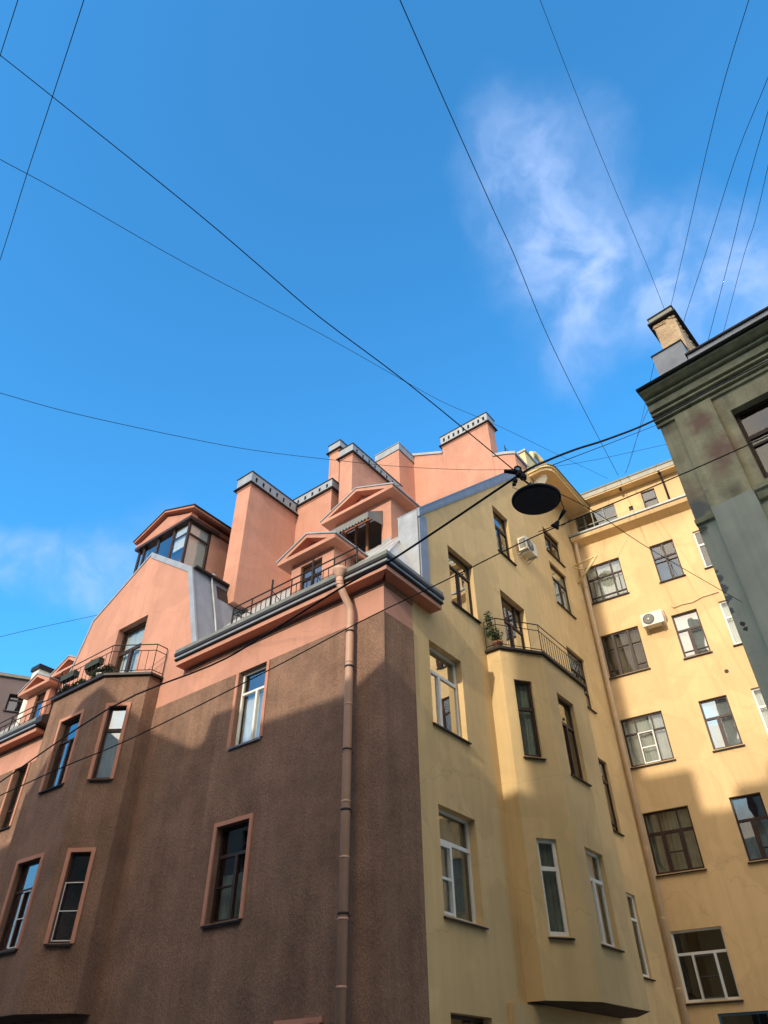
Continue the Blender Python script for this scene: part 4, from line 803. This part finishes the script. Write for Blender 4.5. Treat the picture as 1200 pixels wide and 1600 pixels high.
for a, b, c, d in oo2:
    ow.box(FO, a, b, -.2, -.15, (c + d) / 2 + .3, (c + d) / 2 + .36); ow.box(FO, (a + b) / 2 - .03, (a + b) / 2 + .03, -.2, -.14, c, d)
ow.build('window_bars', 'white', ob2)
st = MB().box(FO, 3.02, 3.82, -2.0, -1.3, 12, 33); st.build('shadow_stack', 'brick', ob2)  # unseen stack added to cast the narrow shadow strip on the yellow wall

# ================================================================== lamp, wires
WIRES = {"upper_heavy": [[-9.067, 15.818, 6.946], [-8.13, 14.932, 6.943], [-4.868, 11.68, 7.046], [-2.713, 9.869, 6.881], [-1.897, 9.109, 6.87], [-0.458, 7.695, 6.904], [0.024, 7.257, 6.889], [0.759, 6.511, 6.924], [1.509, 5.738, 6.966], [1.852, 5.873, 7.29], [2.339, 6.084, 7.702], [2.873, 6.325, 8.121], [3.79, 6.719, 8.897], [5.298, 7.324, 10.307], [7.62, 8.267, 12.435]], "lower_heavy": [[-8.557, 15.068, 6.471], [-7.994, 14.854, 6.639], [-6.575, 14.332, 7.036], [-5.169, 13.84, 7.393], [-2.585, 12.827, 8.204], [-0.529, 11.983, 8.902], [0.476, 11.593, 9.211], [1.468, 11.209, 9.516], [2.446, 10.822, 9.827], [3.29, 10.51, 10.065], [4.827, 9.98, 10.448], [5.986, 9.57, 10.75], [6.899, 9.235, 11.003], [7.295, 9.089, 11.116]], "w3": [[-5.648, 3.014, 12.915], [-5.054, 3.237, 12.424], [-4.271, 3.529, 11.781], [-2.336, 4.26, 10.179], [-1.355, 4.66, 9.332], [-0.729, 4.915, 8.792], [0.313, 5.273, 7.972], [1.509, 5.738, 6.966]], "w3b": [[1.948, 5.918, 6.853], [2.531, 6.497, 7.052], [3.386, 7.451, 7.311], [4.935, 9.083, 7.811], [7.767, 12.032, 8.736]], "w4": [[-7.377, 5.208, 14.808], [-6.963, 5.681, 14.999], [-6.187, 6.511, 15.372], [-4.285, 8.636, 16.261], [-1.655, 11.393, 17.538], [0.841, 14.136, 18.715], [2.155, 15.539, 19.346], [4.19, 17.508, 20.382], [7.186, 20.558, 21.864], [10.156, 23.571, 23.335]], "w5": [[-10.083, 10.858, 15.032], [-9.411, 11.329, 15.176], [-7.947, 12.33, 15.493], [-5.403, 13.906, 16.154], [-3.781, 14.853, 16.617], [-1.696, 15.975, 17.308], [0.886, 17.316, 18.214], [4.26, 18.922, 19.567], [7.663, 20.314, 21.184], [13.099, 22.066, 24.13]], "w6": [[0.127, 3.302, 17.255], [0.422, 3.922, 17.434], [1.49, 6.044, 18.06], [2.825, 8.659, 18.835], [3.639, 10.227, 19.303], [5.052, 13.154, 20.151], [6.549, 16.006, 21.006], [8.397, 19.391, 22.036], [10.508, 23.23, 23.207]], "w7": [[3.615, 4.513, 22.826], [4.054, 5.259, 22.682], [5.272, 7.258, 22.29], [6.496, 9.196, 21.906], [8.012, 11.517, 21.439], [8.792, 12.749, 21.195], [9.828, 14.433, 20.864]], "w8": [[5.52, 2.709, 14.177], [5.641, 3.234, 14.426], [6.08, 5.088, 15.3], [7.178, 8.95, 17.052], [7.725, 10.882, 17.929], [8.009, 11.928, 18.409]], "w9": [[6.883, 3.791, 15.538], [6.974, 4.709, 15.652], [7.026, 6.188, 15.882], [7.265, 8.439, 16.157], [7.429, 10.117, 16.368], [7.555, 11.04, 16.468]], "w10": [[6.935, 4.484, 15.304], [7.055, 5.174, 15.355], [7.233, 6.44, 15.466], [7.523, 8.118, 15.591], [7.904, 10.441, 15.772], [8.085, 11.474, 15.847]], "w11": [[7.097, 5.33, 14.913], [7.269, 5.997, 15.02], [7.553, 7.162, 15.213], [7.708, 8.031, 15.382], [8.168, 10.118, 15.751], [8.4, 11.142, 15.929]], "w12": [[-3.893, 2.52, 13.745], [-4.215, 2.977, 13.819], [-5.216, 4.309, 14.033], [-6.206, 5.617, 14.243], [-7.467, 7.321, 14.517], [-8.601, 8.78, 14.75]], "w13": [[-4.324, 2.266, 12.562], [-4.732, 2.722, 12.81], [-5.406, 3.457, 13.213], [-5.433, 3.486, 13.228]], "w14": [[-19.861, 30.044, 19.005], [-19.058, 30.536, 19.667], [-17.774, 31.359, 20.651], [-15.612, 32.769, 22.261], [-15.159, 33.063, 22.601]], "w15": [[6.795, 11.0, 15.777], [7.007, 11.665, 16.187], [8.254, 15.27, 18.37], [10.076, 20.777, 21.736], [10.749, 23.077, 23.177]], "w16": [[6.187, 10.87, 13.967], [6.784, 12.544, 15.253], [8.394, 16.801, 18.477], [10.8, 23.045, 23.185]], "w17": [[1.971, 6.045, 7.391], [3.732, 8.019, 9.806], [5.839, 10.377, 12.709]]}
def wire(key, name, label, r, group=None, seg=6, material='rubber'):
    pts = [Vector(p) for p in WIRES[key]]; base = pts[0].copy(); mb = MB()
    P = []
    for i in range(len(pts) - 1):          # Catmull-Rom so the sag is smooth
        p0, p1, p2, p3 = pts[max(i - 1, 0)], pts[i], pts[i + 1], pts[min(i + 2, len(pts) - 1)]
        for k in range(4):
            t = k / 4; P.append(.5 * ((2 * p1) + (-p0 + p2) * t + (2 * p0 - 5 * p1 + 4 * p2 - p3) * t * t + (-p0 + 3 * p1 - 3 * p2 + p3) * t ** 3) - base)
    P.append(pts[-1] - base); mb.tube(P, r * .8, seg)
    o = mb.build(name, material, loc=base, label=label, category='cable')
    if group: o['group'] = group
    return o
G1 = 'overhead wires crossing the street'
wire('upper_heavy', 'power_cable', 'thick black cable carrying the street lamp, upper of the two heavy lines', .017, G1, 8)
wire('lower_heavy', 'power_cable', 'thick black cable passing below the street lamp, lower of the two heavy lines', .0145, G1, 8)
wire('w17', 'power_cable', 'short slack cable strung just under the lamp cable near the green building', .007, G1)
wire('w3', 'span_wire', 'long black wire slanting from the upper left corner down to the lamp clamp', .0085, G1)
wire('w3b', 'span_wire', 'thin wire running down right from the lamp across the yellow facade and green wall', .0065, G1)
wire('w4', 'overhead_wire', 'thin wire crossing the lamp wire above the chimneys and running to the yellow roof', .009, G1)
wire('w5', 'overhead_wire', 'thin nearly level wire passing in front of the pink chimneys', .010, G1)
wire('w6', 'overhead_wire', 'dark wire falling steeply from the top middle to the yellow building roof', .013, G1)
wire('w7', 'overhead_wire', 'very faint wire through the cloud ending behind the crumbling chimney', .008, G1)
wire('w8', 'overhead_wire', 'leftmost of the four wires rising to the upper right above the crumbling chimney', .008, G1)
wire('w9', 'overhead_wire', 'second from the left of the four wires rising at the upper right', .008, G1)
wire('w10', 'overhead_wire', 'third from the left of the four wires rising at the upper right', .008, G1)
wire('w11', 'overhead_wire', 'rightmost of the four wires rising at the upper right', .007, G1)
wire('w12', 'overhead_wire', 'dark wire at the upper left running down to the left edge, crossing the lamp wire', .008, G1)
wire('w13', 'overhead_wire', 'short stretch of wire in the top left corner meeting the start of the lamp wire', .007, G1)
wire('w14', 'overhead_wire', 'faint wire in the low sky at left that vanishes behind the pink gable', .014, G1)
wire('w15', 'overhead_wire', 'steep thin wire between the green cornice and the yellow roof, left of a matching pair', .008, G1)
wire('w16', 'overhead_wire', 'steep thin wire between the green cornice and the yellow roof, right of a matching pair', .008, G1)

O_ = Vector((0, 0, 1.6))
LC = O_ + ray(838, 781) * 7.75
lt = thing('street_lamp', 'dark round saucer street lamp hanging from the crossing cables', 'street lamp', LC)
ax = Vector((.03, -.05, 1)).normalized()
MB().lathe((0, 0, 0), ax, [(.255, -.012), (.262, .0), (.262, .016), (.25, .028), (.20, .055), (.12, .09), (.08, .13), (.075, .135)], 48).build('shade', 'lamp', lt)
MB().lathe((0, 0, 0), ax, [(.236, -.020), (.240, -.008), (.1, -.006)], 48).build('diffuser', 'lglass', lt)
top = O_ + ray(826, 756) * 7.85 - LC; hook = O_ + ray(812, 741) * 7.98 - LC
MB().tube([ax * .11, top * .6 + ax * .05, top], .045, 12, .028).build('housing', 'lamp', lt)
MB().tube([top, (top + hook) / 2 + Vector((-.02, 0, 0)), hook], .010, 6).build('hanger', 'rubber', lt)
MB().tube([hook + Vector((-.03, 0, -.02)), hook + Vector((-.10, 0, -.12)), hook + Vector((-.10, .0, -.2)), ax * .12 + Vector((-.14, 0, 0))], .003, 5).build('supply_lead', 'rubber', lt)
hk = thing('cable_clamp', 'knobbly black insulator clamp joining the wires above the lamp', 'clamp', O_ + ray(812, 741) * 7.98)
c = MB(); c.blob((0, 0, 0), (.055, .05, .06)); c.blob((.03, 0, -.04), (.05, .04, .05)); c.blob((-.06, .0, -.10), (.03, .03, .035)); c.blob((-.08, 0, -.15), (.025, .025, .03))
c.build('clamp_body', 'rubber', hk)
c = MB().tube([(-.16, .02, .07), (-.10, .01, .05), (.0, 0, .02)], .022, 8, .028); c.build('insulator', 'rubber', hk)
c = MB(); cen = Vector((-.015, -.02, .065))
c.tube([cen + Vector((.035 * cos(a), 0, .035 * sin(a))) for a in [2 * pi * i / 12 for i in range(13)]], .011, 6); c.build('ring', 'rubber', hk)
q1 = O_ + ray(870, 818) * 8.1; q0 = O_ + ray(882, 797) * 8.12
ik = thing('cable_insulator', 'black bell shaped insulator hanging between the diagonal wire and the lower cable', 'insulator', q1)
d = q0 - q1
MB().lathe((0, 0, 0), d, [(.05, -.055), (.046, -.035), (.032, -.01), (.022, .02), (.010, .04)], 14).build('bell', 'rubber', ik)
MB().tube([d * .25, d * .6, d], .010, 8, .026).build('strain_piece', 'rubber', ik)
MB().tube([O_ + ray(841, 831) * 8.1 - q1, Vector((-.02, 0, -.03))], .0045, 5).tube([Vector((.04, 0, -.05)), O_ + ray(892, 811) * 8.1 - q1], .0045, 5).build('tie_wire', 'rubber', ik)
MB().tube([d, O_ + ray(872, 770) * 8.15 - q1], .0055, 5).build('stay_wire', 'rubber', ik)

# ================================================================== things on the buildings
def to_world(root, v): return Vector(root.location) + Matrix.Rotation(root.rotation_euler.z, 3, 'Z') @ Vector(v)
def ac(root, F, u0, n0, z0, w, dpt, h, label, fan_first=True):
    base = to_world(root, F.p(u0 + w / 2, n0 + dpt / 2, z0)); t = thing('air_conditioner', label, 'air conditioner', base, root.rotation_euler.z, 'air conditioners on the courtyard walls')
    f = Fr((0, 0), (F.d.x, F.d.y), (F.n.x, F.n.y)); a, b, c0, c1 = -w / 2, w / 2, -dpt / 2, dpt / 2
    MB().box(f, a, b, c0, c1, 0, h).build('casing', 'cream', t)
    fc_ = f.p(a + h * .52, c1 + .006, h * .5)
    g_ = MB().lathe(fc_, F.n, [(h * .42, 0), (h * .42, .012), (h * .40, .014)], 28); g_.build('fan_grille', 'grille', t)
    g_ = MB()
    for i in range(6):
        an = pi * i / 6; v = F.d * cos(an) * h * .4 + Vector((0, 0, 1)) * sin(an) * h * .4; cc_ = fc_ + F.n * .02; g_.tube([cc_ - v, cc_ + v], .004, 4)
    for rr_ in (.15, .28): g_.tube([fc_ + F.n * .02 + (F.d * cos(x) + Vector((0, 0, 1)) * sin(x)) * h * rr_ for x in [2 * pi * i / 16 for i in range(17)]], .004, 4)
    g_.lathe(fc_ + F.n * .018, F.n, [(.03, 0), (.03, .01)], 12); g_.build('fan_guard', 'cream', t)
    g_ = MB()
    for i in range(9): g_.box(f, a - .006, a + .001, c0 + .04, c1 - .04, h * .15 + i * h * .08, h * .15 + i * h * .08 + h * .04)
    g_.build('side_louvre', 'grille', t)
    g_ = MB()
    for u in (a + .1, b - .12):
        g_.box(f, u, u + .03, -dpt / 2 - n0, c1 + .03, -.035, -.003); g_.hexa([f.p(u + .003, c1, -.036), f.p(u + .027, c1, -.036), f.p(u + .027, c1 - .04, -.036), f.p(u + .003, c1 - .04, -.036)], [f.p(u + .003, -dpt / 2 - n0 + .03, -.2), f.p(u + .027, -dpt / 2 - n0 + .03, -.2), f.p(u + .027, -dpt / 2 - n0, -.2), f.p(u + .003, -dpt / 2 - n0, -.2)])
    g_.build('bracket', 'metal', t)
    g_ = MB().tube([f.p(b - .03, 0, h * .9), f.p(b + .06, 0, h), f.p(b + .07, -dpt / 2, h * .6), f.p(b + .03, -dpt / 2 - n0 + .02, h * .3)], .015, 6); g_.build('hose', 'metal', t)
ac(kb, FK, 1.97, .14, 15.63, .80, .30, .52, 'cream air conditioner with round fan on the sunlit yellow wall')
ac(cb, FY, 7.78, .10, 16.72, .78, .32, .56, 'cream air conditioner with side louvre high on the shaded tan wall below the lamp')
# satellite dish
dc = to_world(cb, FY.p(10.0, .55, 21.25)); ds = thing('satellite_dish', 'pale round satellite dish under the curved eaves behind the lamp', 'satellite dish', dc)
da = (Vector((-.75, -.62, .25))).normalized()
MB().lathe((0, 0, 0), da, [(.02, -.02), (.2, -.005), (.33, .05), (.40, .10), (.405, .10), (.33, .062), (.2, .006), (.02, -.01)], 32).build('dish', 'cream', ds)
MB().tube([(0, 0, -.3), da * .25 + Vector((0, 0, -.15)), da * .48], .012, 6).blob(da * .5, (.04, .04, .04)).build('feed_arm', 'metal', ds)
wallv = to_world(cb, FY.p(10.1, 0, 21.0)) - dc; MB().tube([wallv, (0, 0, -.1), -da * .02], .02, 6).build('mount', 'metal', ds)
# roof antenna
an = thing('roof_antenna', 'thin dark tripod antenna mast on the roof right of the tallest chimney', 'antenna', to_world(cb, (9.9, .72, 23.2)))
t = MB().tube([(0, 0, 0), (0, 0, 1.05)], .022, 6); t.tube([(0, 0, .8), (-.28, 0, 0)], .015, 5).tube([(0, 0, .8), (.28, .05, 0)], .015, 5).tube([(0, 0, .8), (.1, -.2, 0)], .015, 5).tube([(0, 0, .95), (.2, 0, .55)], .012, 5)
t.build('mast', 'black', an)

# plants
def leaves(mb, c, r, k, size, sag=0):
    for i in range(k):
        v = Vector((random.gauss(0, .5), random.gauss(0, .5), random.gauss(0, .5)));
        if v.length > 1.1: v *= 1.1 / v.length
        p = Vector(c) + Vector((v.x * r[0], v.y * r[1], v.z * r[2])); a = Vector((random.uniform(-1, 1), random.uniform(-1, 1), random.uniform(-.6, .6))).normalized(); b = a.orthogonal().normalized(); s_ = size * random.uniform(.6, 1.3)
        mb.face([p - a * s_, p + b * s_ * .45, p + a * s_, p - b * s_ * .45])
def plant(root, F, u, n, z, label, h, pot='terra', leaf='leaf', r=.13, cat='potted plant', group=None, flower=False, trail=None, potr=.12, poth=.2):
    base = to_world(root, F.p(u, n, z)); t = thing('potted_plant', label, cat, base, 0, group)
    MB().lathe((0, 0, 0), (0, 0, 1), [(potr * .72, 0), (potr, poth * .85), (potr * 1.08, poth * .86), (potr * 1.08, poth), (potr * .9, poth)], 16).build('pot', pot, t)
    l = MB(); leaves(l, (0, 0, poth + h * .45), (r, r, h * .55), 340, .042)
    if trail:
        for (dx, dy, dz) in trail: leaves(l, (dx, dy, dz), (.12, .12, .2), 190, .04)
    l.build('foliage', leaf, t, fix=False)
    if flower: fl_ = MB(); leaves(fl_, (0, 0, poth + h * .6), (r, r, h * .45), 60, .035); fl_.build('flowers', 'flower', t, fix=False)
zf = 11.405
tv = FY.d; rot = Matrix.Rotation(RZ_C, 3, 'Z')
def off(du, dn, dz): v = rot @ (FY.d * du + FY.n * dn); return (v.x, v.y, dz)
plant(cb, FY, 4.85, .30, zf, 'climbing green plant in a terracotta pot at the left end of the tan balcony', .45, 'terra', 'leaf', .17, trail=[off(-.18, -.08, .75), off(-.22, -.1, 1.0), off(-.24, -.1, .5), off(-.1, 0, .45)], potr=.14, poth=.24)
GP = 'plants on the brown balcony'
plant(cb, FB, 9.6, 1.0, zf, 'dark leafy plant in a wide dark pot at the right of the brown balcony', .25, 'box', 'leafd', .16, group=GP)
plant(cb, FB, 9.95, 1.0, zf, 'green plant in a pale round pot on the brown balcony floor, right of the table', .22, 'potw', 'leafd', .13, group=GP, potr=.14, poth=.25)
plant(cb, FB, 10.35, .95, zf, 'small bushy green plant on the brown balcony in front of the door', .3, 'terra', 'leaf', .13, group=GP, potr=.09)
plant(cb, FB, 10.95, 1.0, zf, 'low spreading plant in a white pot near the middle of the brown balcony rail', .22, 'potw', 'leaf', .12, group=GP, potr=.09)
plant(cb, FB, 11.35, 1.0, zf, 'dull green plant beside the magenta flowers on the brown balcony', .22, 'box', 'leafd', .12, group=GP, potr=.09)
plant(cb, FB, 11.75, 1.0, zf, 'magenta flowers in a small pot on the left of the brown balcony', .28, 'terra', 'leafd', .13, group=GP, flower=True, potr=.09)
plant(cb, FB, 12.2, .9, zf, 'magenta flowers at the far left corner of the brown balcony', .3, 'terra', 'leafd', .14, group=GP, flower=True, potr=.09)
for u, lab in ((9.95, 'dark planter box hooked on the brown balcony rail, nearest the door'), (11.25, 'dark planter box hooked on the left of the brown balcony rail')):
    t = thing('planter_box', lab, 'planter', to_world(cb, FB.p(u + .3, 1.14, 12.02)), RZ_C, 'planter boxes on the balcony rail')
    f = Fr((0, 0), (0, 1), (-1, 0)); MB().box(f, -.36, .36, -.09, .09, -.08, .12).build('box', 'box', t)
    l = MB(); leaves(l, (0, 0, .14), (.09, .36, .07), 160, .035); l.build('foliage', 'leafd', t, fix=False)
t = thing('balcony_table', 'small round table with one leg on the brown balcony behind the rail', 'table', to_world(cb, FB.p(10.75, .75, zf)), RZ_C)
MB().lathe((0, 0, .66), (0, 0, 1), [(.32, 0), (.33, .02), (.32, .035)], 24).build('tabletop', 'potw', t)
MB().tube([(0, 0, 0), (0, 0, .66)], .025, 8).lathe((0, 0, 0), (0, 0, 1), [(.18, 0), (.16, .03), (.03, .05)], 16).build('leg', 'black', t)
t = thing('white_storage_box', 'white box standing on the balcony table between the planters', 'box', to_world(cb, FB.p(10.85, .78, zf + .697)), RZ_C)
MB().box(Fr((0, 0), (0, 1), (-1, 0)), -.2, .2, -.1, .1, 0, .2).build('body', 'potw', t); MB().box(Fr((0, 0), (0, 1), (-1, 0)), -.21, .21, -.11, .11, .2, .225).build('lid', 'cream', t)
t = thing('folded_drying_rack', 'thin folded metal rack leaning in the left corner of the brown balcony', 'drying rack', to_world(cb, FB.p(12.6, .55, zf)), RZ_C)
r_ = MB()
for i in range(6): r_.tube([(0, -.2 + .08 * i, 0), (-.12, -.2 + .08 * i, .8)], .007, 5)
for z in (.1, .75): r_.tube([(-.02 - .1 * z, -.2, z), (-.02 - .1 * z, .2, z)], .008, 5)
r_.build('frame', 'metal', t)
